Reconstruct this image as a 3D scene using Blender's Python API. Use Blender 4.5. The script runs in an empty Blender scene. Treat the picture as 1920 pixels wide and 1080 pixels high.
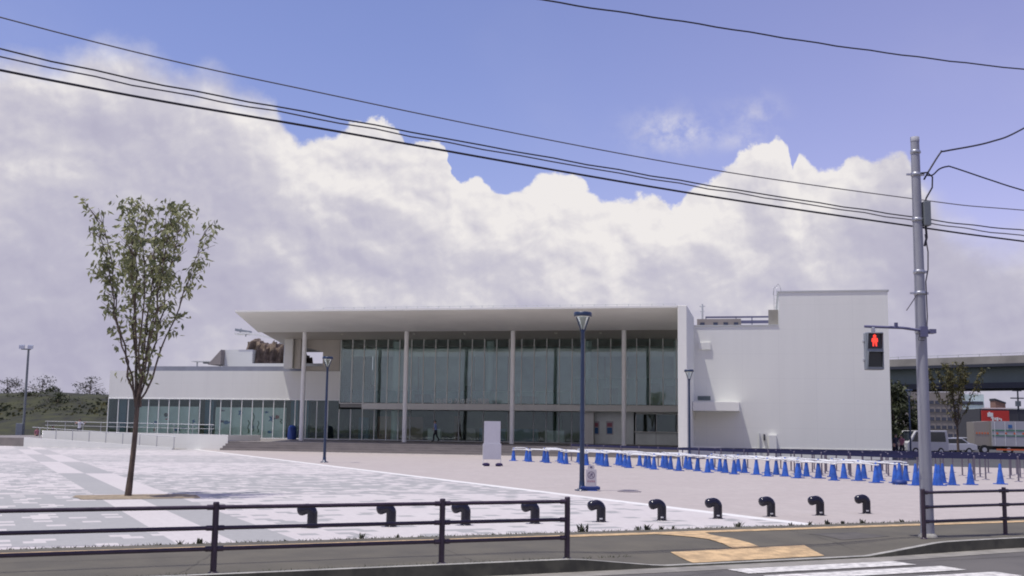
import bpy, bmesh, math, random
from mathutils import Vector, Matrix, Euler
random.seed(7)
R = math.radians
C = bpy.context.scene.collection
scene = bpy.context.scene

# ---------------------------------------------------------------- camera
F = 2100.0; ROLL = 0.0135; PITCH = math.atan(265/F); EYE = 1.65
cam_d = bpy.data.cameras.new('camera'); cam = bpy.data.objects.new('camera', cam_d); C.objects.link(cam)
cam_d.sensor_width = 36; cam_d.lens = F/1920*36; cam_d.clip_end = 6000; cam_d.clip_start = .05
cam.matrix_world = Matrix.Translation((0, 0, EYE)) @ Matrix.Rotation(math.pi/2 + PITCH, 4, 'X') @ Matrix.Rotation(ROLL, 4, 'Z')
scene.camera = cam

# ---------------------------------------------------------------- light
SUNV = Vector((-.28, -.12, 1)).normalized()            # towards the sun
sd = bpy.data.lights.new('sun', 'SUN'); sd.energy = 4.0; sd.angle = R(.53); sd.color = (1, .965, .92)
so = bpy.data.objects.new('sun', sd); C.objects.link(so); so.rotation_euler = SUNV.to_track_quat('Z', 'Y').to_euler()
scene.view_settings.view_transform = 'Standard'; scene.view_settings.look = 'None'
scene.view_settings.exposure = -0.06; scene.view_settings.gamma = 1

def ray(px, py):
    a = (px-960)/F; b = -(py-540)/F
    A = a*math.cos(ROLL)-b*math.sin(ROLL); B = a*math.sin(ROLL)+b*math.cos(ROLL)
    return (A, math.cos(PITCH)-B*math.sin(PITCH), math.sin(PITCH)+B*math.cos(PITCH))
def G(px, py, z=0):
    d = ray(px, py); t = (z-EYE)/d[2]; return Vector((d[0]*t, d[1]*t, z))

# ---------------------------------------------------------------- sky
world = bpy.data.worlds.new('World'); scene.world = world; world.use_nodes = True
nt = world.node_tree; nt.nodes.clear()
def N(t, tp, **kw):
    n = t.nodes.new(tp)
    for k, v in kw.items(): setattr(n, k, v)
    return n
class NB:
    """tiny math-node builder"""
    def __init__(s, t): s.t = t
    def put(s, sock, v):
        if isinstance(v, (int, float)): sock.default_value = v
        elif isinstance(v, (tuple, list)):
            sock.default_value = (*v, 1) if len(v) == 3 and len(sock.default_value) == 4 else v
        else: s.t.links.new(v, sock)
    def m(s, op, a, b=0, c=0, clamp=False):
        n = N(s.t, 'ShaderNodeMath', operation=op, use_clamp=clamp)
        for i, v in enumerate((a, b, c)): s.put(n.inputs[i], v)
        return n.outputs[0]
    def ss(s, x, lo, hi, a=0, b=1):
        n = N(s.t, 'ShaderNodeMapRange', interpolation_type='SMOOTHSTEP')
        for i, v in enumerate((x, lo, hi, a, b)): s.put(n.inputs[i], v)
        return n.outputs[0]
    def xyz(s, x, y, z=0):
        n = N(s.t, 'ShaderNodeCombineXYZ')
        for i, v in enumerate((x, y, z)): s.put(n.inputs[i], v)
        return n.outputs[0]
    def noise(s, v, scale, detail=4, rough=.55, dist=0):
        n = N(s.t, 'ShaderNodeTexNoise'); s.put(n.inputs['Vector'], v)
        n.inputs['Scale'].default_value = scale; n.inputs['Detail'].default_value = detail
        n.inputs['Roughness'].default_value = rough; n.inputs['Distortion'].default_value = dist
        return n.outputs[0]
    def mix(s, f, a, b, blend='MIX'):
        n = N(s.t, 'ShaderNodeMix', data_type='RGBA', blend_type=blend)
        s.put(n.inputs[0], f); s.put(n.inputs[6], a); s.put(n.inputs[7], b); return n.outputs[2]
b = NB(nt)
tc = N(nt, 'ShaderNodeTexCoord'); sp = N(nt, 'ShaderNodeSeparateXYZ'); nt.links.new(tc.outputs['Generated'], sp.inputs[0])
X, Y, Z = sp.outputs
az = b.m('ARCTAN2', X, Y)
hor = b.m('SQRT', b.m('ADD', b.m('MULTIPLY', X, X), b.m('MULTIPLY', Y, Y)))
el = b.m('DIVIDE', Z, b.m('MAXIMUM', hor, .01))
P = b.xyz(az, el, 0)
contour = [(-60, 150), (0, 104), (60, 98), (110, 112), (150, 96), (185, 78), (250, 84), (310, 118), (350, 140), (400, 128), (450, 165), (510, 190), (530, 230), (560, 262), (590, 258),
           (640, 245), (660, 234), (700, 226), (745, 232), (762, 268), (800, 262), (838, 282), (848, 325), (870, 340), (900, 336), (930, 360), (975, 362), (1000, 335),
           (1030, 322), (1080, 328), (1105, 355), (1150, 378), (1200, 366), (1240, 370), (1275, 388), (1290, 372), (1330, 340), (1360, 312), (1400, 285), (1440, 262),
           (1480, 268), (1503, 285), (1495, 320), (1530, 316), (1570, 318), (1590, 300), (1620, 300), (1640, 302), (1665, 288), (1700, 302), (1715, 330), (1745, 350), (1770, 385), (1820, 420), (1880, 440), (1960, 420)]
def curve(pts, lo=-.6, hi=.6, ymax=.5):
    n = N(nt, 'ShaderNodeFloatCurve'); c = n.mapping.curves[0]
    ps = sorted(((a-lo)/(hi-lo), e/ymax) for a, e in pts)
    ps = [(0, ps[0][1])] + ps + [(1, ps[-1][1])]
    while len(c.points) < len(ps): c.points.new(.5, .5)
    for p, q in zip(c.points, ps): p.location = q; p.handle_type = 'AUTO'
    n.mapping.update()
    nt.links.new(b.m('DIVIDE', b.m('SUBTRACT', azc, lo), hi-lo), n.inputs['Value'])
    return b.m('MULTIPLY', n.outputs[0], ymax)
n1 = b.noise(P, 22, 3, .5)                      # lateral wobble so the edge folds over
azc = b.m('ADD', az, b.m('MULTIPLY', b.m('SUBTRACT', n1, .5), .022))
cps = []
for px, py in contour:
    d = ray(px, py); cps.append((math.atan2(d[0], d[1]), d[2]/math.hypot(d[0], d[1])))
bound = curve(cps)
nfine = b.noise(P, 45, 8, .6)
dist = b.m('ADD', b.m('SUBTRACT', bound, el), b.m('MULTIPLY', b.m('SUBTRACT', nfine, .5), .030))
def lin(pts):
    return curve([(math.atan2(ray(px, 300)[0], ray(px, 300)[1]), v) for px, v in pts], ymax=1)
soft = lin([(-100, .5), (150, .6), (350, .6), (480, .45), (560, .12), (700, .06), (1200, .08), (1500, .06), (1690, .10), (1760, .7), (1960, .8)])
softw = b.m('MULTIPLY', soft, .07)
mask = b.ss(dist, b.m('MULTIPLY', softw, -.35), b.m('MULTIPLY', softw, .75))
# wisps
def blob(px, py, rx, ry):
    d = ray(px, py); a0 = math.atan2(d[0], d[1]); e0 = d[2]/math.hypot(d[0], d[1])
    u = b.m('DIVIDE', b.m('SUBTRACT', az, a0), rx); v = b.m('DIVIDE', b.m('SUBTRACT', el, e0), ry)
    r2 = b.m('ADD', b.m('MULTIPLY', u, u), b.m('MULTIPLY', v, v))
    return b.m('EXPONENT', b.m('MULTIPLY', r2, -1))
w = b.m('ADD', blob(1265, 245, .034, .018), b.m('MULTIPLY', blob(1420, 215, .02, .016), .6))
w = b.m('ADD', w, b.m('MULTIPLY', blob(1385, 265, .02, .008), .5))
wn = b.ss(b.noise(P, 38, 6, .6), .36, .66)
wisp = b.m('MULTIPLY', b.m('MULTIPLY', w, wn), .62)
wide = b.ss(b.noise(P, 5, 3, .5), .45, .8, 0, .05)
# shading of the bank: relief from two offset noise samples, light from above
def warp(sc, off):
    return b.noise(b.xyz(b.m('ADD', az, off[0]), b.m('ADD', b.m('MULTIPLY', el, 1.15), off[1]), .3), sc, 6, .5, .25)
relA = b.m('SUBTRACT', warp(13, (0, 0)), warp(13, (.010, .018)))
relB = b.m('SUBTRACT', warp(42, (0, 0)), warp(42, (.003, .006)))
big = b.noise(b.xyz(az, b.m('MULTIPLY', el, 1.5), .9), 5.0, 3, .5, .3)
edge = b.ss(dist, .0, .085, 1, 0)
v = b.m('ADD', .52, b.m('MULTIPLY', relA, 1.15))
v = b.m('ADD', v, b.m('MULTIPLY', relB, .6))
v = b.m('ADD', v, b.m('MULTIPLY', b.m('SUBTRACT', big, .5), 1.0))
v = b.m('ADD', v, b.m('MULTIPLY', edge, .36))
side = lin([(-100, .36), (150, .36), (400, .42), (600, .54), (800, .60), (1100, .63), (1300, .60), (1500, .56), (1700, .42), (1960, .36)])
v = b.m('ADD', v, b.m('SUBTRACT', side, .50))
lowd = b.ss(el, .02, .14, -.14, 0)
v = b.m('ADD', v, lowd)
cr = N(nt, 'ShaderNodeValToRGB'); nt.links.new(v, cr.inputs[0])
cr.color_ramp.elements[0].position = .05; cr.color_ramp.elements[0].color = (.52, .50, .645, 1)
e = cr.color_ramp.elements.new(.42); e.color = (.60, .58, .705, 1)
e = cr.color_ramp.elements.new(.68); e.color = (.72, .695, .775, 1)
cr.color_ramp.elements[-1].position = 1.0; cr.color_ramp.elements[-1].color = (1.0, .96, .95, 1)
sky = N(nt, 'ShaderNodeTexSky', sky_type='NISHITA'); sky.sun_disc = False
sky.sun_elevation = math.asin(SUNV.z); sky.sun_rotation = math.atan2(SUNV.x, SUNV.y)
sky.air_density = 1.0; sky.dust_density = .6; sky.ozone_density = 2.0
tint = b.mix(b.ss(az, -.15, .45), (1.42, 1.16, 1.46), (1.90, 1.32, 1.55))
skyc = b.mix(1, sky.outputs[0], tint, 'MULTIPLY')
bg1 = N(nt, 'ShaderNodeBackground'); nt.links.new(skyc, bg1.inputs[0]); bg1.inputs[1].default_value = .105
bg2 = N(nt, 'ShaderNodeBackground'); nt.links.new(cr.outputs[0], bg2.inputs[0]); bg2.inputs[1].default_value = .90
mx = N(nt, 'ShaderNodeMixShader')
mtot = b.m('MAXIMUM', mask, b.m('ADD', wisp, wide))
nt.links.new(mtot, mx.inputs[0]); nt.links.new(bg1.outputs[0], mx.inputs[1]); nt.links.new(bg2.outputs[0], mx.inputs[2])
wo = N(nt, 'ShaderNodeOutputWorld'); nt.links.new(mx.outputs[0], wo.inputs[0])

# ---------------------------------------------------------------- materials
MATS = {}
def mat(name, col, rough=.6, metal=0, var=.0, vscale=3, bump=0, bscale=60, spec=.5, emis=None, coat=0, stretch=None, joints=None, orand=0):
    m = bpy.data.materials.new(name); m.use_nodes = True; t = m.node_tree; p = t.nodes['Principled BSDF']; q = NB(t)
    p.inputs['Roughness'].default_value = rough; p.inputs['Metallic'].default_value = metal
    p.inputs['Specular IOR Level'].default_value = spec; p.inputs['Coat Weight'].default_value = coat
    tcn = N(t, 'ShaderNodeTexCoord'); vec = tcn.outputs['Object']
    if stretch:
        mp = N(t, 'ShaderNodeMapping'); mp.inputs['Scale'].default_value = stretch; t.links.new(vec, mp.inputs[0]); vec = mp.outputs[0]
    if var:
        nz = q.noise(vec, vscale, 6, .6)
        k = q.ss(nz, .3, .7, 1-var, 1+var*.5)
        cc = q.mix(1, col, q.xyz(k, k, k), 'MULTIPLY'); t.links.new(cc, p.inputs['Base Color'])
        t.links.new(q.ss(nz, .3, .7, max(0, rough-.08), min(1, rough+.08)), p.inputs['Roughness'])
        if joints:      # faint panel seams, in metres of the object's own space
            sj = N(t, 'ShaderNodeSeparateXYZ'); t.links.new(tcn.outputs['Object'], sj.inputs[0])
            a_ = q.m('LESS_THAN', q.m('FRACT', q.m('DIVIDE', q.m('ADD', sj.outputs[0], 100.03), joints[0])), .012)
            b_ = q.m('LESS_THAN', q.m('FRACT', q.m('DIVIDE', q.m('ADD', sj.outputs[2], 100.35), joints[1])), .016)
            cc = q.mix(q.m('MULTIPLY', q.m('MAXIMUM', a_, b_), .09), cc, (.25, .25, .25)); t.links.new(cc, p.inputs['Base Color'])
        if orand:
            oi = N(t, 'ShaderNodeObjectInfo'); k2 = q.m('ADD', 1-orand, q.m('MULTIPLY', oi.outputs['Random'], 2*orand))
            cc = q.mix(1, cc, q.xyz(k2, k2, k2), 'MULTIPLY'); t.links.new(cc, p.inputs['Base Color'])
    else: p.inputs['Base Color'].default_value = (*col, 1)
    if bump:
        bn = N(t, 'ShaderNodeBump'); bn.inputs['Strength'].default_value = bump; bn.inputs['Distance'].default_value = .02
        t.links.new(q.noise(vec, bscale, 4), bn.inputs['Height']); t.links.new(bn.outputs[0], p.inputs['Normal'])
    if emis:
        p.inputs['Emission Color'].default_value = (*emis[:3], 1); p.inputs['Emission Strength'].default_value = emis[3]
    MATS[name] = m; return m
mat('white_panel', (.73, .735, .69), .55, var=.028, vscale=1.3, stretch=(1, 1, .10), joints=(2.4, 1.2))
mat('white_wall', (.74, .745, .69), .6, var=.02, vscale=1.3, stretch=(1, 1, .10), joints=(2.4, 1.65))
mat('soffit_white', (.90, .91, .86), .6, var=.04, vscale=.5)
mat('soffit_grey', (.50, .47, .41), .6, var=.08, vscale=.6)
mat('column_white', (.84, .84, .82), .45, var=.04, vscale=2)
mat('mullion', (.88, .89, .85), .4)
mat('mullion_grey', (.50, .52, .52), .4)
mat('deck', (.22, .20, .185), .8, var=.18, vscale=.8, bump=.1, stretch=(1, 9, 1))
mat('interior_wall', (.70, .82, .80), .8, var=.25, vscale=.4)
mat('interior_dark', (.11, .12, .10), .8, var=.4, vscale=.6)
mat('interior_floor', (.30, .30, .29), .5)
mat('interior_column', (.62, .75, .72), .5)
mat('interior_blue', (.03, .12, .20), .5)
mat('panel_pale', (.78, .83, .80), .6, var=.12, vscale=.8)
mat('lamp_navy', (.012, .03, .075), .35, spec=.6, var=.15, vscale=8)
mat('lens_glow', (.8, .8, .7), .5)
mat('rail_brown', (.045, .028, .045), .4, var=.3, vscale=9, bump=.05)
mat('bollard_black', (.010, .010, .022), .22, spec=.45)
mat('sticker', (.75, .75, .75), .5)
mat('steel', (.45, .46, .48), .4, metal=.7)
mat('pole_grey', (.33, .335, .37), .65, var=.14, vscale=5, bump=.08, stretch=(1, 1, .15))
mat('box_grey', (.17, .19, .20), .55)
mat('cable', (.025, .022, .03), .6)
mat('cable_grey', (.10, .09, .10), .6)
mat('arm_blue', (.13, .13, .22), .5)
mat('signal_grey', (.24, .27, .30), .45, var=.08, vscale=6)
mat('signal_lens', (.01, .012, .02), .25)
mat('signal_green_off', (.01, .02, .02), .25)
mat('signal_red', (.8, .05, .03), .4, emis=(1, .05, .03, 1.5))
mat('cone_blue', (.025, .105, .44), .5, var=.3, vscale=6, orand=.18)
mat('cone_navy', (.01, .035, .18), .6)
mat('bar_white', (.72, .73, .72), .45)
mat('stanchion', (.16, .145, .19), .4, metal=.3)
mat('belt_navy', (.008, .01, .055), .6)
mat('board_white', (.52, .52, .56), .5, var=.04)
mat('sandbag', (.025, .015, .07), .9, var=.3, vscale=20)
mat('soil', (.30, .24, .16), .95, var=.4, vscale=6, bump=.6, bscale=25)
mat('bark', (.115, .085, .065), .9, var=.5, vscale=14, bump=.5, bscale=40, stretch=(1, 1, .25))
mat('asphalt_walk', (.108, .098, .074), .9, var=.22, vscale=1.2, bump=.35, bscale=140)
mat('asphalt_road', (.112, .104, .094), .9, var=.22, vscale=.9, bump=.35, bscale=150)
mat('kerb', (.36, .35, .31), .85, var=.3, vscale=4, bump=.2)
mat('kerb_face_shade', (.085, .082, .06), .9, var=.4, vscale=4)  # unlit road side of the kerb: shade put into the colour, mossy tint
mat('gutter', (.25, .235, .20), .85, var=.25, vscale=3, bump=.2)
mat('tactile', (.55, .385, .20), .8, var=.35, vscale=5, bump=.7, bscale=35)
mat('road_white', (.62, .60, .55), .75, var=.38, vscale=7, bump=.3, bscale=120)
mat('grass_bank', (.034, .036, .012), .95, var=.75, vscale=.5, bump=.8, bscale=3)
mat('grass_dry', (.12, .115, .05), .95, var=.5, vscale=.5, bump=.8, bscale=5)
mat('earth', (.10, .11, .06), .95, var=.4, vscale=.05)
mat('lot_asphalt', (.07, .07, .07), .9, var=.3, vscale=.5)
mat('rock', (.19, .145, .11), .95, var=.6, vscale=1.6, bump=1, bscale=3)
mat('concrete', (.30, .285, .25), .85, var=.25, vscale=.4)
mat('girder', (.13, .165, .16), .6, var=.15, vscale=.3)
mat('girder_dark', (.035, .04, .055), .7)
mat('office_wall', (.27, .24, .22), .8, var=.15, vscale=.2)
mat('office_glass', (.045, .055, .09), .2)
mat('brick_brown', (.28, .16, .12), .8)
mat('shop_red', (.50, .03, .02), .5)
mat('shop_dark', (.05, .05, .06), .6)
mat('truck_white', (.40, .40, .42), .45, var=.08, vscale=.8)
mat('truck_beige', (.30, .27, .23), .5)
mat('truck_green', (.07, .20, .13), .5)
mat('orange', (.65, .14, .04), .5)
mat('rubber', (.015, .015, .016), .8)
mat('car_silver', (.55, .56, .58), .3, metal=.4, coat=.5)
mat('car_black', (.015, .015, .02), .25, coat=.5)
mat('car_white', (.50, .50, .50), .35, coat=.4)
mat('car_glass', (.02, .025, .03), .1, spec=.8)
mat('skin', (.45, .27, .19), .6)
mat('hair', (.015, .012, .012), .6)
mat('shirt_blue', (.20, .28, .55), .8)
mat('shirt_white', (.62, .63, .66), .8)
mat('shirt_dark', (.03, .03, .05), .8)
mat('shirt_pink', (.40, .16, .20), .8)
mat('trousers', (.018, .018, .03), .8)
mat('sign_white', (.50, .48, .50), .5)
mat('sign_ink', (.10, .07, .14), .6)
mat('sign_red', (.30, .05, .10), .6)
mat('fish_blue', (.04, .14, .34), .6)
mat('fish_green', (.05, .11, .06), .6)
mat('fish_red', (.36, .06, .06), .6)
mat('manhole', (.20, .17, .18), .7, var=.2, vscale=8)
mat('white_edge', (.60, .58, .53), .7, var=.1, vscale=2)

def glass(name, tintc, spec, rough=.02):
    m = bpy.data.materials.new(name); m.use_nodes = True; t = m.node_tree; t.nodes.clear(); q = NB(t)
    tr = N(t, 'ShaderNodeBsdfTransparent'); tr.inputs[0].default_value = (*tintc, 1)
    gl = N(t, 'ShaderNodeBsdfGlossy'); gl.inputs['Roughness'].default_value = rough; gl.inputs[0].default_value = (.86, .97, .95, 1)
    tg = N(t, 'ShaderNodeTexCoord'); oi = N(t, 'ShaderNodeObjectInfo'); bn = N(t, 'ShaderNodeBump'); bn.inputs['Strength'].default_value = .10; bn.inputs['Distance'].default_value = .05
    vv = N(t, 'ShaderNodeVectorMath', operation='ADD'); t.links.new(tg.outputs['Object'], vv.inputs[0]); t.links.new(oi.outputs['Random'], vv.inputs[1])
    t.links.new(q.noise(vv.outputs[0], .55, 2, .4), bn.inputs['Height'])
    if rough < .05: t.links.new(bn.outputs[0], gl.inputs['Normal'])
    fr = N(t, 'ShaderNodeFresnel'); fr.inputs[0].default_value = 1.5
    mm = N(t, 'ShaderNodeMixShader'); t.links.new(q.m('MULTIPLY', fr.outputs[0], spec, clamp=True), mm.inputs[0])
    t.links.new(tr.outputs[0], mm.inputs[1]); t.links.new(gl.outputs[0], mm.inputs[2])
    o = N(t, 'ShaderNodeOutputMaterial'); t.links.new(mm.outputs[0], o.inputs[0]); MATS[name] = m
glass('glass', (.90, .96, .95), 3.0)
glass('glass_low', (.88, .94, .92), 1.4)
glass('frosted', (.62, .72, .70), 1.0, .3)
glass('lamp_glass', (.88, .93, .94), .7, .1)

def leafmat(name, c1, c2):
    m = bpy.data.materials.new(name); m.use_nodes = True; t = m.node_tree; p = t.nodes['Principled BSDF']; q = NB(t)
    g = N(t, 'ShaderNodeNewGeometry')
    t.links.new(q.mix(g.outputs['Random Per Island'], c1, c2), p.inputs['Base Color'])
    p.inputs['Roughness'].default_value = .6
    tl = N(t, 'ShaderNodeBsdfTranslucent'); t.links.new(q.mix(.5, c1, c2), tl.inputs[0])
    ms = N(t, 'ShaderNodeMixShader'); ms.inputs[0].default_value = .3
    t.links.new(p.outputs[0], ms.inputs[1]); t.links.new(tl.outputs[0], ms.inputs[2])
    t.links.new(ms.outputs[0], t.nodes['Material Output'].inputs[0]); MATS[name] = m
leafmat('leaf', (.08, .105, .045), (.36, .36, .17))
leafmat('leaf_dark', (.03, .04, .02), (.07, .08, .03))
leafmat('leaf_autumn', (.045, .05, .018), (.15, .13, .035))
leafmat('leaf_grey', (.04, .045, .04), (.09, .09, .07))

def paving():
    m = bpy.data.materials.new('paving'); m.use_nodes = True; t = m.node_tree; p = t.nodes['Principled BSDF']; q = NB(t)
    tcn = N(t, 'ShaderNodeTexCoord'); s3 = N(t, 'ShaderNodeSeparateXYZ'); t.links.new(tcn.outputs['Object'], s3.inputs[0])
    s, tt = s3.outputs[0], s3.outputs[1]           # the plaza mesh is built in street coordinates (s along, t across)
    tb = q.m('ADD', tt, q.m('MULTIPLY', s, .19))
    blk = q.m('MODULO', q.m('FLOOR', q.m('DIVIDE', q.m('SUBTRACT', tb, 16.76-1214), 12.14)), 2)
    big = q.m('MODULO', q.m('FLOOR', q.m('DIVIDE', q.m('ADD', s, 131.7), 13.44)), 2)   # wide fields
    # s within one 13.44 m repeat: two stripe columns then a field
    r = q.m('MODULO', q.m('ADD', s, 134.4-2.7), 13.44)
    c1 = q.m('LESS_THAN', r, .82)
    c2 = q.m('MULTIPLY', q.m('LESS_THAN', r, 1.72), q.m('SUBTRACT', 1, c1))
    field = q.m('GREATER_THAN', r, 1.72)
    left = q.m('LESS_THAN', s, 2.7)
    # value 1 = white.  block 0: left grey, c1 white, c2 grey, right white
    fv = q.m('MULTIPLY', field, q.m('SUBTRACT', 1, left))
    base = q.m('ADD', c1, fv)
    val = q.m('ABSOLUTE', q.m('SUBTRACT', base, blk))
    # bricks .3 x .15 flipped at random inside the fields
    cs = q.m('FLOOR', q.m('DIVIDE', s, .30)); ct = q.m('FLOOR', q.m('DIVIDE', tt, .30))
    shift = q.m('MODULO', ct, 2)
    cs = q.m('FLOOR', q.m('ADD', q.m('DIVIDE', s, .30), q.m('MULTIPLY', shift, .5)))
    wn = N(t, 'ShaderNodeTexWhiteNoise', noise_dimensions='2D'); t.links.new(q.xyz(cs, ct), wn.inputs[0])
    dens = q.m('ADD', .13, q.m('MULTIPLY', q.m('LESS_THAN', tb, 0), .1))
    dens = q.ss(tb, 28.5, 29.5, .15, .36)
    dens = q.ss(tb, 40, 42, dens, .22)
    flip = q.m('MULTIPLY', q.m('LESS_THAN', wn.outputs[0], dens), field)
    val = q.m('ABSOLUTE', q.m('SUBTRACT', val, flip))
    nz = q.noise(tcn.outputs['Object'], .35, 5, .6); nz2 = q.noise(tcn.outputs['Object'], 7, 5, .65)
    white = q.mix(nz, (.49, .445, .43), (.56, .535, .50)); grey = q.mix(nz, (.30, .295, .285), (.355, .352, .33))
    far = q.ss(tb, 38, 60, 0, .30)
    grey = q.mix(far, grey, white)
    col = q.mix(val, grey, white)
    bright = q.m('MULTIPLY', q.m('GREATER_THAN', s, 13.75), q.m('LESS_THAN', s, 14.1))
    pinkn = q.mix(nz, (.385, .335, .305), (.435, .392, .355))
    wn2 = N(t, 'ShaderNodeTexWhiteNoise', noise_dimensions='2D'); t.links.new(q.xyz(cs, ct, 0), wn2.inputs[0])
    k0 = q.m('ADD', .95, q.m('MULTIPLY', wn2.outputs[0], .08)); pinkn = q.mix(1, pinkn, q.xyz(k0, k0, k0), 'MULTIPLY')
    col = q.mix(q.m('GREATER_THAN', s, 14.1), col, pinkn)
    col = q.mix(bright, col, (.68, .67, .63))
    # seams between blocks
    fb = q.m('FRACT', q.m('DIVIDE', q.m('SUBTRACT', tb, 16.76-1214), 12.14))
    seam = q.m('MULTIPLY', q.m('LESS_THAN', fb, .010), q.m('LESS_THAN', s, 13.75))
    col = q.mix(q.m('MULTIPLY', seam, .45), col, (.25, .22, .25))
    # paver joints
    js = q.m('FRACT', q.m('ADD', q.m('DIVIDE', s, .30), q.m('MULTIPLY', shift, .5))); jt = q.m('FRACT', q.m('DIVIDE', tt, .30))
    j = q.m('MAXIMUM', q.m('LESS_THAN', js, .03), q.m('LESS_THAN', jt, .03))
    col = q.mix(q.m('MULTIPLY', j, .25), col, (.25, .24, .24))
    k = q.ss(nz2, .3, .7, .93, 1.04); col = q.mix(1, col, q.xyz(k, k, k), 'MULTIPLY')
    st = q.ss(q.noise(tcn.outputs['Object'], .12, 6, .7, .4), .54, .72, 0, .22)
    col = q.mix(st, col, (.42, .39, .37))
    t.links.new(col, p.inputs['Base Color']); p.inputs['Roughness'].default_value = .8
    MATS['paving'] = m
paving()

# ---------------------------------------------------------------- mesh helpers
class MB:
    def __init__(s): s.v = []; s.f = []; s.m = []; s.mats = []; s.sm = []
    def mi(s, name):
        if name not in s.mats: s.mats.append(name)
        return s.mats.index(name)
    def add(s, vs, fs, mt, smooth=False):
        o = len(s.v); s.v += [tuple(v) for v in vs]; k = s.mi(mt)
        for f in fs: s.f.append(tuple(i+o for i in f)); s.m.append(k); s.sm.append(smooth)
        return s
    def box(s, x0, x1, y0, y1, z0, z1, mt):
        vs = [(x, y, z) for x in (x0, x1) for y in (y0, y1) for z in (z0, z1)]
        return s.add(vs, [(0, 1, 3, 2), (4, 6, 7, 5), (0, 4, 5, 1), (2, 3, 7, 6), (0, 2, 6, 4), (1, 5, 7, 3)], mt)
    def prism(s, poly, z0, z1, mt):      # polygon in xy, counter-clockwise
        n = len(poly); vs = [(x, y, z0) for x, y in poly]+[(x, y, z1) for x, y in poly]
        fs = [tuple(range(n))[::-1], tuple(range(n, 2*n))]+[(i, (i+1) % n, n+(i+1) % n, n+i) for i in range(n)]
        return s.add(vs, fs, mt)
    def extr(s, poly, axis, a0, a1, mt):  # polygon in the plane normal to axis ('x': (y,z), 'y': (x,z))
        n = len(poly)
        f = (lambda p, a: (a, p[0], p[1])) if axis == 'x' else (lambda p, a: (p[0], a, p[1]))
        vs = [f(p, a0) for p in poly]+[f(p, a1) for p in poly]
        fs = [tuple(range(n))[::-1], tuple(range(n, 2*n))]+[(i, (i+1) % n, n+(i+1) % n, n+i) for i in range(n)]
        return s.add(vs, fs, mt)
    def sheet(s, pts, mt): return s.add(pts, [tuple(range(len(pts)))], mt)
    def tube(s, path, rad, mt, n=10, cap=True):
        path = [Vector(p) for p in path]
        if not isinstance(rad, (list, tuple)): rad = [rad]*len(path)
        rings = []; up = Vector((0, 0, 1))
        for i, p in enumerate(path):
            d = (path[min(i+1, len(path)-1)]-path[max(i-1, 0)]).normalized()
            ref = up if abs(d.z) < .95 else Vector((1, 0, 0))
            a = d.cross(ref).normalized()
            if i and a.dot(pa) < 0: a = -a
            pa = a; bb = d.cross(a)
            rings.append([p+(a*math.cos(2*math.pi*k/n)+bb*math.sin(2*math.pi*k/n))*rad[i] for k in range(n)])
        vs = [v for r in rings for v in r]; fs = []
        for i in range(len(path)-1):
            for k in range(n): fs.append((i*n+k, i*n+(k+1) % n, (i+1)*n+(k+1) % n, (i+1)*n+k))
        s.add(vs, fs, mt, True)
        if cap:
            s.add(rings[0], [tuple(range(n))], mt); s.add(rings[-1], [tuple(range(n))[::-1]], mt)
        return s
    def lathe(s, prof, mt, n=16, c=(0, 0), smooth=True):
        vs = []; fs = []
        for r, z in prof:
            for k in range(n): vs.append((c[0]+r*math.cos(2*math.pi*k/n), c[1]+r*math.sin(2*math.pi*k/n), z))
        for i in range(len(prof)-1):
            for k in range(n): fs.append((i*n+k, i*n+(k+1) % n, (i+1)*n+(k+1) % n, (i+1)*n+k))
        s.add(vs, fs, mt, smooth)
        s.add(vs[:n], [tuple(range(n))[::-1]], mt); s.add(vs[-n:], [tuple(range(n))], mt)
        return s
    def build(s, name, parent=None, loc=None, rz=0, bevel=0):
        me = bpy.data.meshes.new(name); me.from_pydata(s.v, [], s.f)
        for k in s.mats: me.materials.append(MATS[k])
        me.polygons.foreach_set('material_index', s.m); me.polygons.foreach_set('use_smooth', s.sm)
        bm = bmesh.new(); bm.from_mesh(me); bmesh.ops.recalc_face_normals(bm, faces=bm.faces)
        bm.to_mesh(me); bm.free(); me.update()
        o = bpy.data.objects.new(name, me); C.objects.link(o)
        if parent: o.parent = parent
        if loc is not None: o.location = loc
        o.rotation_euler = (0, 0, rz)
        if bevel:
            bv = o.modifiers.new('bevel', 'BEVEL'); bv.width = bevel; bv.segments = 2; bv.limit_method = 'ANGLE'
        return o
def tag(o, label=None, cat=None, group=None, kind=None):
    if label: o['label'] = label
    if cat: o['category'] = cat
    if group: o['group'] = group
    if kind: o['kind'] = kind
    return o
def thing(name, loc, rz=0, label=None, cat=None, group=None):
    o = bpy.data.objects.new(name, None); C.objects.link(o); o.empty_display_size = .2
    o.location = loc; o.rotation_euler = (0, 0, rz); return tag(o, label, cat, group)
def kids(o): return [c for c in bpy.data.objects if c.parent == o]
def dup(o, loc=None, rz=None, label=None, group=None, parent=None):
    c = o.copy(); C.objects.link(c)
    if parent: c.parent = parent
    if loc is not None: c.location = loc
    if rz is not None: c.rotation_euler = (0, 0, rz)
    if label: c['label'] = label
    if group: c['group'] = group
    for ch in kids(o): dup(ch, parent=c)
    return c

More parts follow.
